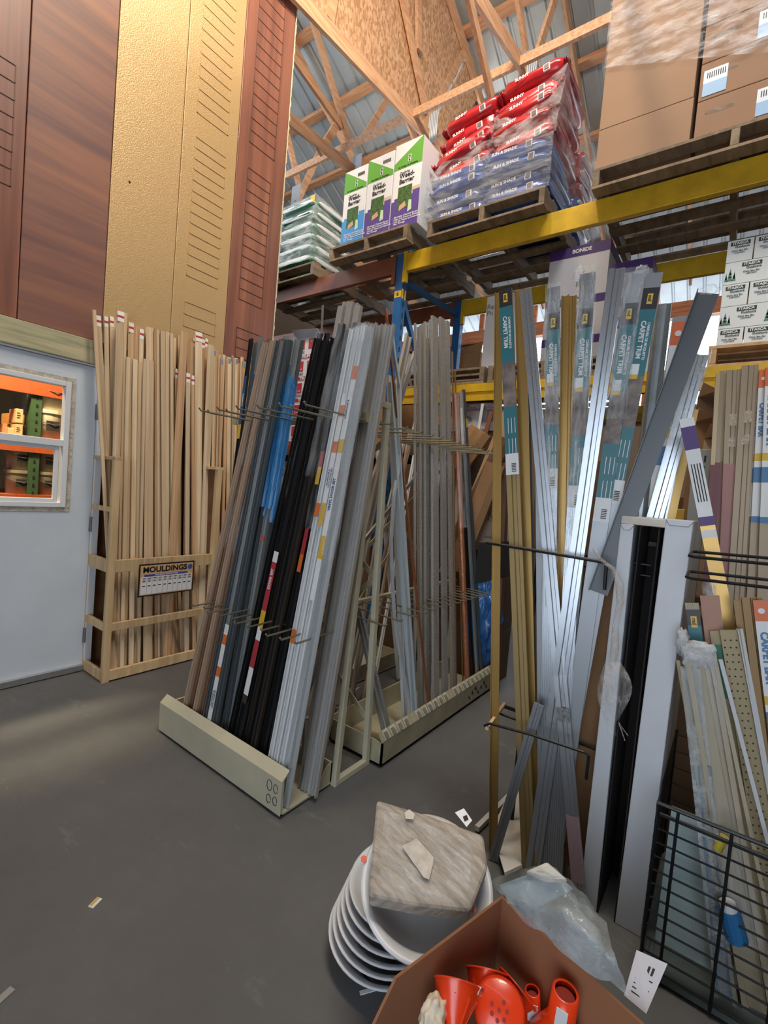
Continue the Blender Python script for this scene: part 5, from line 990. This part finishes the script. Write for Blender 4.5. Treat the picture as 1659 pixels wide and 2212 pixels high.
for (u1, v1, u0, v0, w, m, sl, lab, ly) in wr:
    o = trim(u1, v1, u0, v0, ly, 'step' if w > .03 else 'L', w, .012, m, lab, 'wide trims right of the grey panel', x0=2.42, k=.03)
    if sl: sleeve(o, w*1.01, .012, [(.40, 1.5, sl)], 'coloured_sleeve')
    if w > .03: MB(ROOT[o.name]).box((-.015, .0125, o['len']-.24), (.012, .014, o['len']-.19)).box((-.012, .0125, o['len']-.33), (.014, .014, o['len']-.29)).build('tape_scrap', film('tape_scrap', 'd5c9b8', .4, .8, 60), o)
for i, (u1, v1, u0, v0, w, lab) in enumerate(((1636, 806, 1600, 1290, .026, 'narrow CARPET BAR label strip next to the widest taupe trim'), (1649, 800, 1622, 1290, .03, 'CARPET BAR strip with orange head, second from the frame edge'), (1668, 795, 1650, 1290, .046, 'broad CARPET BAR strip with big blue letters at the very edge'))):
    o = trim(u1, v1, u0, v0, -1.5*i-.5, 'flat', w, .012, tanw, lab, 'carpet bars right of the wide trims', x0=2.42, k=.03); barlabel(o, w, .012, .0, .62, w*.8)
gp = thing('grey_metal_panel', 'grey metal cover panel with punched slots leaning behind the honey-gold trim', 'panel', (2.6, .10, 0)); a, b_ = PX(1500, 970, 2.62), PX(1540, 970, 2.62)
MB().box((2.62, b_.y, .2), (2.64, a.y, a.z)).build('panel_body', mat('panel_grey', '8c8a82', .5, .1), gp, bevel=.003)
MB().box((2.618, a.y-.03, a.z-.06), (2.62, a.y-.022, a.z-.03)).box((2.618, a.y-.05, a.z-.06), (2.62, a.y-.042, a.z-.03)).box((2.618, a.y-.05, a.z-.085), (2.62, a.y-.02, a.z-.08)).lathe((2.618, a.y-.045, a.z-.13), (-1, 0, 0), [(0, .001), (.006, .001), (.006, 0)], 10).build('punched_slots', black, gp)
MB().box((2.60, b_.y, 0), (2.66, a.y, .2)).build('panel_foot', kd, gp)
# torn cartons behind
for i, (u0, v0, u1, v1, x, m, lab, rz) in enumerate(((1497, 905, 1528, 1000, 2.95, km, 'torn open brown carton behind the grey panel', .2), (1508, 850, 1545, 905, 3.1, kd, 'dark crushed carton above the torn one, below the yellow beam', -.2), (1522, 940, 1550, 1000, 2.8, mat('kraft_torn', 'b09576', .85), 'pale torn carton flap beside the taupe trims', .1))):
    a, b_ = PX(u0, v0, x), PX(u1, v1, x); o = thing('crushed_carton', lab, 'box', (x, (a.y+b_.y)/2, 0)); 
    MB().box((x, b_.y, 1.0 if i != 2 else 1.0), (x+.2, a.y, a.z-.02)).build('carton_body', m, o)
    MB().hexa([(x-.05, b_.y, a.z), (x, b_.y, a.z-.02), (x, a.y, a.z-.02), (x-.03, a.y-.02, a.z+.05), (x-.052, b_.y, a.z+.004), (x+.004, b_.y, a.z-.02), (x+.004, a.y, a.z-.016), (x-.03, a.y-.02, a.z+.054)]).build('torn_flap', km, o)
for i, (y0, y1, z0, z1, x, m, lab) in enumerate(((-.15, .62, 0, .998, 2.78, kd, 'long dark carton on the floor behind the wide trims, under the torn cartons'), (.64, 1.12, 0, .9, 3.3, kd, 'added dark carton on the floor right of the DO NOT CLAMP stack'), (.66, 1.12, .902, 1.7, 3.3, kd, 'added dark carton stacked right of the DO NOT CLAMP carton'), (-.9, .6, 0, 1.5, 3.35, kd, 'biggest added dark carton at the back on the floor under the yellow beams'), (.2, .36, .9, 1.6, 3.0, mat('carton_yellow', 'b8902e', .6), 'yellow carton glimpsed between the leaning trims'))):  # dark cartons under the beams are added to darken the pale back wall
    if i == 4: z0 = 0; x = 2.6; y0, y1 = .17, .24; z1 = 1.42; m = mat('carton_yellow', 'b8902e', .6); 
    carton('carton', (x, y0, z0), (x+(.55 if i != 4 else .05), y1, z1), m, lab)
# black plastic panel hung by the stand
q = [PX(1034, 1172, 1.93), PX(1110, 1169, 1.93), PX(1112, 1243, 1.90), PX(1025, 1262, 1.90)]
tag(quad(*q, t=.006).build('black_panel', mat('black_plastic', '131416', .5), at=q[0]), 'black plastic sheet hanging between the racks, over the blue tarp', 'panel')
# ---- wire basket with bundles of trims
wb = thing('wire_basket', 'black wire basket holding tan trim bundles, lower right of the white cabinet', 'basket', (1.62, -.1, 0))
for i in range(12): z = .04+i*.042; MB().tube((1.61, .085, z), (1.61, -.42, z), .003, 6).build('grid_wire', wire, wb)
for y in (.085, .035, -.09, -.21, -.33): MB().tube((1.606, y, .02), (1.606, y, .53), .0042, 6).build('grid_upright', wire, wb)
MB().path([(1.60, .09, .54), (1.60, -.42, .545)], .006, 8).path([(1.62, .09, .50), (1.62, -.42, .505)], .005, 8).build('rim_wire', wire, wb)
for y in (.085, -.42):
    for x in (1.61, 2.2): MB().tube((x, y, 0), (x, y, .54), .005, 6).build('basket_post', wire, wb)
for i in range(11): z = .06+i*.046; MB().tube((1.61, .088, z), (2.2, .088, z), .003, 6).build('side_wire', wire, wb)
for i in range(8): MB().tube((2.2, .085, .06+i*.066), (2.2, -.42, .06+i*.066), .003, 6).build('back_wire', wire, wb)
for k, (z, x) in enumerate(((1.275, 1.60), (1.215, 1.58))):
    MB().path([(x, -.45, z+.02), (x, .07, z), (x+.02, .082, z), (x+.10, .082, z+.008), (x+.12, .07, z+.008), (x+.12, -.45, z+.03)], .0045, 8).build('loop_prong', wire, wb)
MB().tube((2.2, -.42, 0), (2.2, -.42, 1.3), .008, 8).tube((2.2, -.42, 1.27), (1.60, -.45, 1.29), .006, 8).build('loop_support', wire, wb)
tb = mat('tan_profile', '948665', .5, .15, var=.1, vs=6, stretch=(1, 1, .05)); tb2 = mat('beige_profile', 'a59a84', .5, .1, var=.1, vs=6, stretch=(1, 1, .05)); wcor = mat('white_corner_bead', 'b7b9bd', .45)
def bundle(u1, v1, u0, v0, ly, kind, w, t, m, label, x0=1.70): return trim(u1, v1, u0, v0, ly, kind, w, t, m, label, 'trims standing in the wire basket', x0=x0, k=.0, name='profile_strip')
o = bundle(1507, 1406, 1590, 1900, 0, 'U', .075, .03, tb2, 'broad beige profile bundle with a crumpled white bag over its top'); wrap(o, .078, .034, -.02, .8, bag)
MB().pillow(ROOT[o.name]@V((.0, .02, o['len']-.005)), (.04, .085, .07), .7, 13, .5).build('crumpled_bag_top', film('white_bag_film', 'dfe3e6', .6, .95, 30, (1, 1, 1), .25), o, smooth=True); MB().pillow(ROOT[o.name]@V((.035, .01, o['len']+.03)), (.035, .03, .07), .7, 17, .5).build('crumpled_bag_end', film('white_bag_film', 'dfe3e6'), o, smooth=True)
bundle(1530, 1410, 1640, 2010, 1, 'L', .04, .03, tb, 'tan angle profile in torn film right beside the beige bundle'); 
for i, (u1, v1, u0, v0, lab) in enumerate(((1464, 1425, 1545, 1900, 'thin tan edge strip leaning left of the beige bundle'), (1471, 1440, 1560, 1900, 'second thin tan edge strip close to the beige bundle'), (1556, 1424, 1643, 1760, 'thin pale strip standing proud between the beige bundle and the perforated one'), (1540, 1405, 1632, 1850, 'pale thin edge of the tan angle profile bundle'))): bundle(u1, v1, u0, v0, -.6-.1*i, 'flat', .010, .01, [tb, tb, wcor, tb2][i], lab)
o = bundle(1576, 1360, 1640, 1760, 2, 'flat', .05, .008, tb, 'perforated tan profile with rows of small punched holes'); b = MB(ROOT[o.name])
for i in range(40):
    for j in range(3): b.lathe((-.012+j*.014+(.003 if i % 2 else 0), .0082, o['len']-.03-i*.021), (0, 1, 0), [(0, .0006), (.0028, .0004), (.0028, 0)], 6)
b.build('punched_holes', mat('hole_dark', '3d3524', .8), o)
bundle(1597, 1358, 1660, 1700, 2.5, 'L', .016, .03, wcor, 'white corner bead along the right side of the perforated profile')
o = bundle(1494, 1302, 1540, 1700, 3, 'ribs', .036, .01, tb2, 'ribbed trim with a black and teal carpet label, next to the white cabinet, low'); carpetlabel(o, .036, .01, .02, .5, full='CARPET', price=False)
o = bundle(1532, 1286, 1580, 1700, 4, 'flat', .05, .012, mat('rose_board', 'a67f6e', .6), 'rose-tan board with a film knot on top, behind the teal-labelled trim'); MB().pillow(ROOT[o.name]@V((0, .0, o['len']+.02)), (.02, .035, .04), .8, 23, .6).build('film_knot', bagx, o, smooth=True)
o = bundle(1545, 1362, 1600, 1760, 3, 'flat', .03, .01, tb, 'tan trim with a green label beside the perforated profile'); sleeve(o, .0305, .01, [(.04, .2, mat('label_green', '1c6b52', .5))])
bundle(1604, 1296, 1650, 1660, 5, 'step', .05, .02, mat('ochre_trim', '8d6f42', .5, .1), 'ochre trim behind the perforated profile'); bundle(1622, 1290, 1668, 1660, 4.4, 'step', .05, .02, mat('ochre_trim', '8d6f42'), 'ochre trim beside the CARPET BAR strip in the basket')
o = bundle(1640, 1296, 1676, 1600, 3.4, 'flat', .034, .012, tanw, 'low CARPET BAR strip with an orange head standing in the wire basket'); barlabel(o, .034, .012, .0, .5, .026)
gl = mat('sheet_glass_edge', '9fb3b5', .15, .0, var=.15, vs=4, stretch=(1, 1, 8), coat=.4)
for i in range(4):
    x = 1.74+i*.035; o = MB().hexa([(x, .06, .03), (x+.006, .06, .03), (x+.006, -.36, .03), (x, -.36, .03), (x+.10, .06, .42-i*.02), (x+.106, .06, .42-i*.02), (x+.106, -.36, .42-i*.02), (x+.10, -.36, .42-i*.02)]).build('glass_sheet', gl, at=(x, 0, .03)); tag(o, ['frontmost', 'second', 'third', 'rearmost'][i]+' pale glass sheet leaning inside the wire basket', 'glass', 'glass sheets in the wire basket')
b = MB().box((1.612, -.42, .012), (2.2, .085, .03)).build('basket_floor', mat('basket_floor', '55605f', .6), wb)
for i, (u1, v1, u0, v0, w, m, lab) in enumerate(((1490, 1440, 1560, 2100, .05, film('clear_tube_film', 'cdd6d8', .2, .6, 18), 'clear film-wrapped strip hanging low left of the beige bundle'), (1520, 1650, 1560, 2120, .035, mat('strip_steel_blue', '42627f', .4), 'steel-blue strip low behind the grid of the wire basket'), (1532, 1660, 1565, 2050, .02, slate, 'dark slate strip beside the steel-blue one in the wire basket'))): bundle(u1, v1, u0, v0, -1.2+.8*i, 'U', w, .02, m, lab)
c = PX(1550, 1835, 1.66); o = MB().tube(c, c+V((.0, -.012, .045)), .012, 12).build('yellow_cap', mat('cap_yellow', 'b8a93a', .5), at=c); tag(o, 'yellow and white cap among the trims in the wire basket', 'cap')
a, b_ = PX(1575, 1965, 1.63), PX(1592, 2030, 1.63); o = thing('blue_bottle', 'blue plastic tube end with a pale collar showing through the wire basket', 'tube', b_); MB().tube(b_, a, .027, 14).build('tube_body', mat('tube_blue', '23699e', .4), o, smooth=False); MB().tube(a, a+(a-b_).normalized()*.02, .02, 14).build('collar', whl, o)
carton('carton', (2.26, -.5, 0), (2.5, .09, 1.0), kd, 'added dark block behind the wire basket, darkening the gap')  # added dark block so the gap beside the cabinet reads dark
# ================================================================ foreground
basw = mat('basin_white', 'c9ccd0', .38, var=.05, vs=6); basd = mat('basin_inside_dusty', 'a8a39c', .6, var=.2, vs=9)
BC = V((1.175, .69, 0)); RB = .180
for k in range(6):
    z = .04+k*.028; c = BC+V((.004*k-.012, -.006*k+.012, z)); r = RB-.003*k
    o = MB().lathe(c, (-.10, .02, 1), [(.0, -.035+.0), (r*.62, -.035), (r*.9, .035), (r, .045), (r*1.0, .05), (r*.97, .05), (r*.88, .038), (r*.60, -.03), (0, -.03)], 48).build('plastic_basin', [basw], at=c, smooth=True)
    tag(o, '%s white basin in the nested stack on the floor behind the cardboard box' % ['bottom', 'second', 'third', 'fourth', 'fifth', 'top'][k], 'basin', 'nested white basins on the floor')
TC = PP(921, 1908, (0, 0, 1), .375); nrm = ((O-TC).normalized()*.62+V((0, 0, 1))*.55).normalized(); RT = .166
o = MB().lathe(TC, nrm, [(0, -.10), (RT*.6, -.10), (RT*.8, -.06), (RT*.96, -.008), (RT*1.03, -.004), (RT*1.03, .004), (RT*.97, .004), (RT*.9, -.004), (RT*.74, -.055), (RT*.55, -.088), (0, -.088)], 56).build('plastic_basin', basw, at=TC, smooth=True); o.data.materials.append(basd)
tag(o, 'tilted white basin on top of the stack, holding the plastic-wrapped paver', 'basin')
MB().pillow(TC-nrm*.17+V((.02, .02, -.01)), (.2, .2, .09), .5, 3, .1).build('dark_filler', mat('filler_dark', '2e2c2b', .8), at=TC-nrm*.16); tag(bpy.data.objects['dark_filler'], 'dark lump added as the black band under the tilted basin', 'filler')  # added lump that supplies the black band under the basin
# wrapped paver
paver = mat('paver_stone', '9a9086', .85, var=.25, vs=16, stretch=(6, 1, 1), bump=.4, bs=60, col2='b8aea1')
d0 = nrm.dot(TC)+.03
cs = [PP(u, v, nrm, d0+.035) for u, v in ((818, 1730), (930, 1764), (1040, 1804), (1048, 1870), (1012, 1962), (905, 1950), (801, 1930), (809, 1830))]
pv = thing('wrapped_paver', 'square stone paver wrapped in clear plastic lying in the tilted white basin', 'paver', TC)
b = MB(); n = len(cs); T = .062
cen = sum(cs, V())/n; cs = [cen+(p-cen)*1.04 for p in cs]; top = [cen+(p-cen)*.97 for p in cs]
b.add(top+[p-nrm*.008 for p in cs]+[p-nrm*T for p in cs], [tuple(range(n)), tuple(range(2*n, 3*n))]+[(i, (i+1) % n, n+(i+1) % n, n+i) for i in range(n)]+[(n+i, n+(i+1) % n, 2*n+(i+1) % n, 2*n+i) for i in range(n)])
b.build('paver_body', paver, pv, bevel=.010)
ax = (cs[2]-cs[0]).normalized(); ay = nrm.cross(ax)
g = []
for i in range(23):
    row = []
    for j in range(23):
        x, y = (i/22-.5)*2, (j/22-.5)*2; a_ = PP(816+(1044-816)*(i/22)+(-16*(j/22)), 1728+76*(i/22)+(205-44*(i/22))*(j/22), nrm, d0+.04); m_ = max(abs(x), abs(y))
        row.append(a_-nrm*(.05*max(0, (m_-.86)/.14)**1.5)+nrm*(.006*mnoise.noise(V((x*3.5+y, y*9, 1)))))
    g.append(row)
MB().sheet(g).build('plastic_wrap', film('paver_wrap', 'eceae6', .05, .6, 10, (4, 1, 1), .16), pv, smooth=True)
def patch(pts, m, nm, par, dd=.045):
    q = [PP(u, v, nrm, d0+dd) for u, v in pts]; n = len(q); return MB().add(q+[p-nrm*.001 for p in q], [tuple(range(n)), tuple(range(n, 2*n))]+[(i, (i+1) % n, n+(i+1) % n, n+i) for i in range(n)]).build(nm, m, par)
patch([(868, 1828), (900, 1810), (937, 1852), (935, 1868), (927, 1900), (915, 1895)], mat('torn_label', 'b9b1a7', .6, var=.2, vs=50), 'torn_label', pv); patch([(874, 1755), (884, 1748), (896, 1758), (893, 1770), (876, 1768)], mat('small_label', 'c4bcb2', .6), 'small_label', pv)
f1 = patch([(983, 1755), (1002, 1746), (1020, 1772), (1008, 1786)], whl, 'white_tag', pv, .03); patch([(1000, 1764), (1008, 1760), (1012, 1770), (1004, 1774)], ink, 'tag_print', pv, .032)
orr = mat('sticker_orange', 'd8482c', .5)
for (u, v), lab in (((786, 1856), 'left'), ((1022, 1964), 'right')):
    c = PP(u, v, nrm, nrm.dot(TC)+.008); MB().lathe(c, nrm, [(0, .002), (.009, .002), (.009, 0)], 6).build('orange_sticker', orr, o)
# ---- cardboard box of orange funnels
kb = mat('kraft_box_brown', '8a5d40', .85, var=.06, vs=3); kbi = mat('kraft_box_edge', '9c7453', .85)
bx = thing('cardboard_box', 'open brown cardboard box in the foreground full of orange funnels', 'box', (.85, .12, 0))
bc = V((1.11, .352, 0)); ex = V((-.965, .262, 0)).normalized(); ey = V((-.262, -.965, 0)).normalized(); LX, LY, BH, t_ = .345, .62, .42, .006
def slab(p, q, z0, z1, nm, par=bx, m=kb):
    d_ = (q-p).normalized(); n_ = V((d_.y, -d_.x, 0))*t_; return MB().hexa([p+V((0, 0, z0)), q+V((0, 0, z0)), q+n_+V((0, 0, z0)), p+n_+V((0, 0, z0)), p+V((0, 0, z1)), q+V((0, 0, z1)), q+n_+V((0, 0, z1)), p+n_+V((0, 0, z1))]).build(nm, m, par)
slab(bc, bc+ex*LX, 0, BH, 'side_panel'); slab(bc, bc+ey*LY, 0, BH, 'side_panel'); slab(bc+ex*LX, bc+ex*LX+ey*LY, 0, .2, 'folded_side_panel'); slab(bc+ey*LY, bc+ex*LX+ey*LY, 0, BH-.02, 'side_panel')
fl = [bc+ex*LX+V((0, 0, .418)), bc+ex*LX+V((0, 0, .15)), bc+ex*(LX+.10)+V((0, 0, .15)), bc+ex*(LX+.055)+V((0, 0, .345))]; n_ = V((.15, .6, 0)).normalized()*.006
MB().hexa([fl[1], fl[2], fl[2]+n_, fl[1]+n_, fl[0], fl[3], fl[3]+n_, fl[0]+n_]).build('torn_flap', kb, bx)
up_ = lambda p, z: p+V((0, 0, z))
bot = MB().hexa([bc, bc+ex*LX, bc+ex*LX+ey*LY, bc+ey*LY]+[up_(p, .06) for p in (bc, bc+ex*LX, bc+ex*LX+ey*LY, bc+ey*LY)]).build('packing_layer', kd, bx)
fo = mat('funnel_orange', 'd93a12', .3, var=.12, vs=4, coat=.25); fod = mat('funnel_inside', 'b92f10', .4)
def funnel(c, ax, label, tagpos=None, R=.048, L=.15, tags=True):
    ax = V(ax).normalized(); c = V(c); o = thing('orange_funnel', label, 'funnel', c, 'orange funnels in the cardboard box')
    MB().lathe(c, ax, [(R*.97, .0), (R, .003), (R*.93, .0), (R*.85, -.02), (R*.42, -.055), (R*.30, -.07), (R*.22, -L), (R*.15, -L), (R*.22, -.072), (R*.36, -.053), (R*.8, -.018), (R*.9, .0)], 32).build('cone', fo, o, smooth=True)
    b = MB(); x = ax.orthogonal().normalized(); y = ax.cross(x)
    for i in range(8): d = x*math.cos(i*math.pi/4)+y*math.sin(i*math.pi/4); b.bar(c+d*R*.88-ax*.018, c+d*R*.42-ax*.056, .003, .003, ax)
    b.build('ribs', fo, o)
    if tags:
        v_ = (O-c).normalized(); s_ = (v_-ax*v_.dot(ax)).normalized(); p = c+s_*R*.31-ax*.085; sd = ax.cross(s_)
        MB().hexa([p-sd*.008-ax*.022, p+sd*.008-ax*.022, p+sd*.008+ax*.012, p-sd*.008+ax*.012, p-sd*.008-ax*.022+s_*.002, p+sd*.008-ax*.022+s_*.002, p+sd*.008+ax*.012+s_*.002, p-sd*.008+ax*.012+s_*.002]).build('price_tag', whl, o)
    return o
def at(u, v, m):                               # deepest spot on the sight line that clears the box walls by m
    z = .14
    while z < .41:
        p = PZ(u, v, z); d = p-bc; d.z = 0
        if d.dot(ex) > m and d.dot(ey) > m: break
        z += .01
    return p
funnel(at(986, 2126, .05), (.70, .34, .56), 'large orange funnel standing mouth up beside the white crumpled packing, front of the box', R=.048, L=.17)
funnel(at(1052, 2102, .05), (.70, .35, .6), 'orange funnel mouth up in the far corner of the box', R=.048, L=.15)
c = at(1078, 2182, .115); nv = (O-c).normalized(); o = thing('orange_strainer', 'round orange strainer disc with holes facing up among the funnels', 'strainer', c)
MB().lathe(c, nv, [(0, .0), (.045, .0), (.052, -.006), (.05, -.012), (.03, -.02), (0, -.02)], 36).build('disc', fo, o, smooth=True)
b = MB(); x = nv.orthogonal().normalized(); y = nv.cross(x)
for i in range(7): q = c+nv*.0005+(x*math.cos(i*.9)+y*math.sin(i*.9))*(.016 if i else 0); b.lathe(q, nv, [(0, .0006), (.004, .0006), (.004, 0)], 8)
b.build('strainer_holes', mat('orange_hole', '8a2410', .5), o); MB().cbox(c+x*.03+y*.035-nv*.002, (.02, .014, .004), nv.to_track_quat('Z', 'Y').to_matrix()).build('price_tag', whl, o)
c = at(1116, 2138, .07); o = thing('orange_funnel', 'orange funnel lying on its side, mouth edge on, behind the strainer disc', 'funnel', c, 'orange funnels in the cardboard box'); ax = V((.75, -.25, .5)).normalized()
MB().lathe(c, ax, [(.046, 0), (.048, .003), (.042, 0), (.02, -.05), (.012, -.06), (.01, -.12), (.006, -.12), (.015, -.055), (.04, -.005)], 32).build('cone', fo, o, smooth=True)
def upfunnel(u, v, z, w, lab, ax):
    c = at(u, v, w*2.5); ax = V(ax).normalized(); o = thing('orange_funnel', lab, 'funnel', c, 'orange funnels in the cardboard box')
    MB().lathe(c, ax, [(w*.8, 0), (w, -.0), (w*1.05, -.06), (w*2.2, -.12), (w*2.4, -.15), (w*2.25, -.15), (w*1.9, -.118), (w*.85, -.058)], 28).build('cone', fo, o, smooth=True)
    MB().lathe(c-ax*.012, ax, [(0, 0), (w*.78, 0)], 20).build('dark_bore', mat('orange_hole', '8a2410'), o)
    v_ = (O-c).normalized(); s_ = (v_-ax*v_.dot(ax)).normalized(); sd = ax.cross(s_); p = c+s_*w*1.03-ax*.03
    MB().hexa([p-sd*.011-ax*.02, p+sd*.011-ax*.02, p+sd*.011+ax*.016, p-sd*.011+ax*.016, p-sd*.011-ax*.02+s_*.002, p+sd*.011-ax*.02+s_*.002, p+sd*.011+ax*.016+s_*.002, p-sd*.011+ax*.016+s_*.002]).build('price_tag', whl, o)
upfunnel(1150, 2140, .24, .016, 'orange funnel turned stem up with a white tag, right of the strainer disc', (-.05, .1, 1)); upfunnel(1222, 2142, .24, .026, 'thick-stemmed orange funnel stem up, white and yellow tag, right end of the box', (0, -.05, 1))
c = at(936, 2200, .05); b = MB(); bm = bmesh.new(); bmesh.ops.create_icosphere(bm, subdivisions=4, radius=1); vs = []
for v in bm.verts: p = v.co; k = 1+.3*mnoise.noise(p*2.2)+.22*abs(mnoise.noise(p*4.5)); vs.append(c+V((p.x*.028, p.y*.024, p.z*.04))*k)
b.add(vs, [tuple(w.index for w in f.verts) for f in bm.faces]); bm.free(); tag(b.build('crumpled_paper', mat('cream_paper', 'cfc3ae', .7), at=c, smooth=True), 'crumpled cream packing lump beside the large orange funnel in the box', 'packing')
# ---- clear bags and card behind the box
cb_ = film('big_bag_film', 'c5d2d8', .22, .62, 6, (1, 1, 1), .14)
g = []
ctl = [[(1060, 1905, .34), (1120, 1880, .42), (1185, 1868, .48), (1235, 1905, .48), (1275, 1960, .46)], [(1075, 1925, .44), (1130, 1905, .50), (1195, 1900, .54), (1250, 1945, .53), (1310, 2000, .50)], [(1095, 1945, .45), (1150, 1955, .49), (1215, 1975, .52), (1270, 2020, .52), (1330, 2075, .5)], [(1105, 1962, .43), (1165, 2015, .44), (1235, 2070, .45), (1300, 2120, .45), (1360, 2160, .44)]]
P = [[PZ(u, v, z) for u, v, z in r] for r in ctl]
def lerpg(a, b): 
    i, j = min(int(a), len(P)-2), min(int(b), len(P[0])-2); fa, fb = a-i, b-j
    return P[i][j].lerp(P[i][j+1], fb).lerp(P[i+1][j].lerp(P[i+1][j+1], fb), fa)
for i in range(19):
    g.append([lerpg(i/18*3, j/24*4)+V((.0, .0, .016*mnoise.noise(V((i*.35, j*.3, 3)))+.010*abs(mnoise.noise(V((i*.9, j*.12, 7)))))) for j in range(25)])
tag(MB().sheet(g).build('clear_bag', cb_, at=P[0][0], smooth=True), 'big clear plastic bag slumped behind the cardboard box, before the white cabinet', 'plastic bag')
fm = mat('foam_sheet_white', 'd0d0cd', .6); q = [PZ(1075, 1912, .40), PZ(1185, 1872, .46), PZ(1240, 1920, .44), PZ(1120, 1990, .36)]
tag(quad(*q, t=.012).build('foam_sheet', mat('sheet_blue_grey', '6f8796', .5), at=q[0], bevel=.004), 'blue-grey sheet folded inside the slumped clear bag', 'sheet')
q = [PZ(1135, 1880, .45), PZ(1182, 1860, .47), PZ(1228, 1900, .47), PZ(1180, 1900, .45)]; tag(quad(*q, t=.02).build('white_foam_end', fm, at=q[0], bevel=.006), 'white foam end sticking up from the slumped clear bag', 'foam')
q = [PZ(1375, 2052, .46), PZ(1442, 2082, .46), PZ(1396, 2190, .40), PZ(1348, 2150, .40)]; cdm = mat('card_white', 'bdbcc2', .5)
o = tag(quad(*q, t=.0015).build('header_card', cdm, at=q[0]), 'white printed header card stapled to the clear bag at the box edge', 'card')
def inq(a, b): return q[0].lerp(q[1], a).lerp(q[3].lerp(q[2], a), b)
nn = (q[1]-q[0]).cross(q[3]-q[0]).normalized(); nn = nn if nn.dot(O-q[0]) > 0 else -nn
b = MB()
for i in range(5): b.hexa([inq(.2, .45+i*.09)+nn*.001, inq(.8-.1*(i % 2), .45+i*.09)+nn*.001, inq(.8-.1*(i % 2), .475+i*.09)+nn*.001, inq(.2, .475+i*.09)+nn*.001]+[p+nn*.0006 for p in (inq(.2, .45+i*.09)+nn*.001, inq(.8-.1*(i % 2), .45+i*.09)+nn*.001, inq(.8-.1*(i % 2), .475+i*.09)+nn*.001, inq(.2, .475+i*.09)+nn*.001)])
for j in (0, 1):
    ps = [inq(.5+.14*j, .2), inq(.58+.14*j, .2), inq(.58+.14*j, .36), inq(.5+.14*j, .36)]; b.hexa([p+nn*.001 for p in ps]+[p+nn*.0016 for p in ps])
b.build('fine_print', ink, o)
# ---- boards and scraps on the floor
wbd = mat('dirty_white_board', 'd2d0cb', .6, var=.15, vs=4); q = [PZ(1062, 1790, .03), PZ(1125, 1660, .03), PZ(1165, 1850, .05), PZ(1090, 1885, .05)]
tag(quad(q[0], q[1], q[2], q[3], t=.012).build('white_board', wbd, at=q[0]), 'dirty white board on the floor behind the brass-coloured trims', 'board')
q = [PZ(1030, 1790, .02), PZ(1120, 1700, .02)]; tag(MB().bar(q[0], q[1], .02, .02).build('white_edge_strip', whl, at=q[0]), 'white edge strip on the floor behind the wrapped paver', 'strip')
q = [PZ(1010, 1768, .03), PZ(1160, 1545, .03)]
o = stick('carpet_trim', PX(1075, 1760, 1.72)*V((1, 1, 0))+V((0, 0, .01)), PX(1165, 1520, 1.70), 'step', .034, .01, silg, FC, 'short grey trim slanting the other way low between the brass ones', 'trim strip')
def scrap(u, v, w, l, rz, m, label, cat='scrap'):
    c = PZ(u, v, .002); R = Matrix.Rotation(rz, 3, 'Z'); return tag(MB().cbox(c, (w, l, .003), R).build('floor_scrap', m, at=c), label, cat)
s = scrap(206, 1950, .035, .02, .4, whl, 'small white and yellow paper label lying alone on the open floor', 'label'); c = PZ(206, 1950, .004); MB().cbox(c+V((.0, .006, .0)), (.03, .007, .002), Matrix.Rotation(.4, 3, 'Z')).build('yellow_stripe', yel, s)
scrap(800, 2139, .06, .010, -.6, whl, 'white plastic sliver on the floor beside the nested basins', 'sliver'); scrap(5, 2155, .05, .02, .3, mat('scrap_grey', '8d8b88', .7), 'grey scrap at the left edge of the floor')
# ================================================================ light
w = bpy.data.worlds.new('world'); sc.world = w; w.use_nodes = True
bg = w.node_tree.nodes['Background']; bg.inputs[0].default_value = (.80, .89, 1, 1); bg.inputs[1].default_value = 4.2
def area(name, loc, to, sx, sy, e, col):
    l = bpy.data.lights.new(name, 'AREA'); l.shape = 'RECTANGLE'; l.size = sx; l.size_y = sy; l.energy = e; l.color = col
    o = bpy.data.objects.new(name, l); COL.objects.link(o); o.location = loc; o.rotation_euler = (V(to)-V(loc)).to_track_quat('-Z', 'Y').to_euler(); return o
area('unseen_overhead_light', (1.3, 1.6, 6.6), (2.0, 3.2, 5.2), .8, .4, 120, (1, .80, .55))
area('unseen_overhead_light', (1.2, .2, 6.8), (3.2, 1.2, 3.2), 1.6, .8, 145, (1, .94, .85))  # added unseen fill that brightens the strips from the upper front
area('roof_fill_light', (6.2, 4.0, 4.9), (5.0, 3.6, 7.5), 1.6, .5, 35, (1, .97, .92))  # added fill aimed upward to brighten the roof underside
area('store_lamp', (.8, 4.3, 3.2), (1.0, 5.2, 1.0), .8, .3, 130, (1, .80, .50))
sc.view_settings.view_transform = 'Standard'; sc.view_settings.look = 'None'; sc.view_settings.gamma = 1; sc.view_settings.use_curve_mapping = False
sc.view_settings.exposure = 0.35
sc.cycles.use_denoising = True; sc.cycles.max_bounces = 5; sc.cycles.use_adaptive_sampling = True; sc.cycles.adaptive_threshold = .035; sc.cycles.transparent_max_bounces = 10; sc.cycles.sample_clamp_indirect = 6
for o in list(bpy.data.objects):
    if 'len' in o.keys(): del o['len']
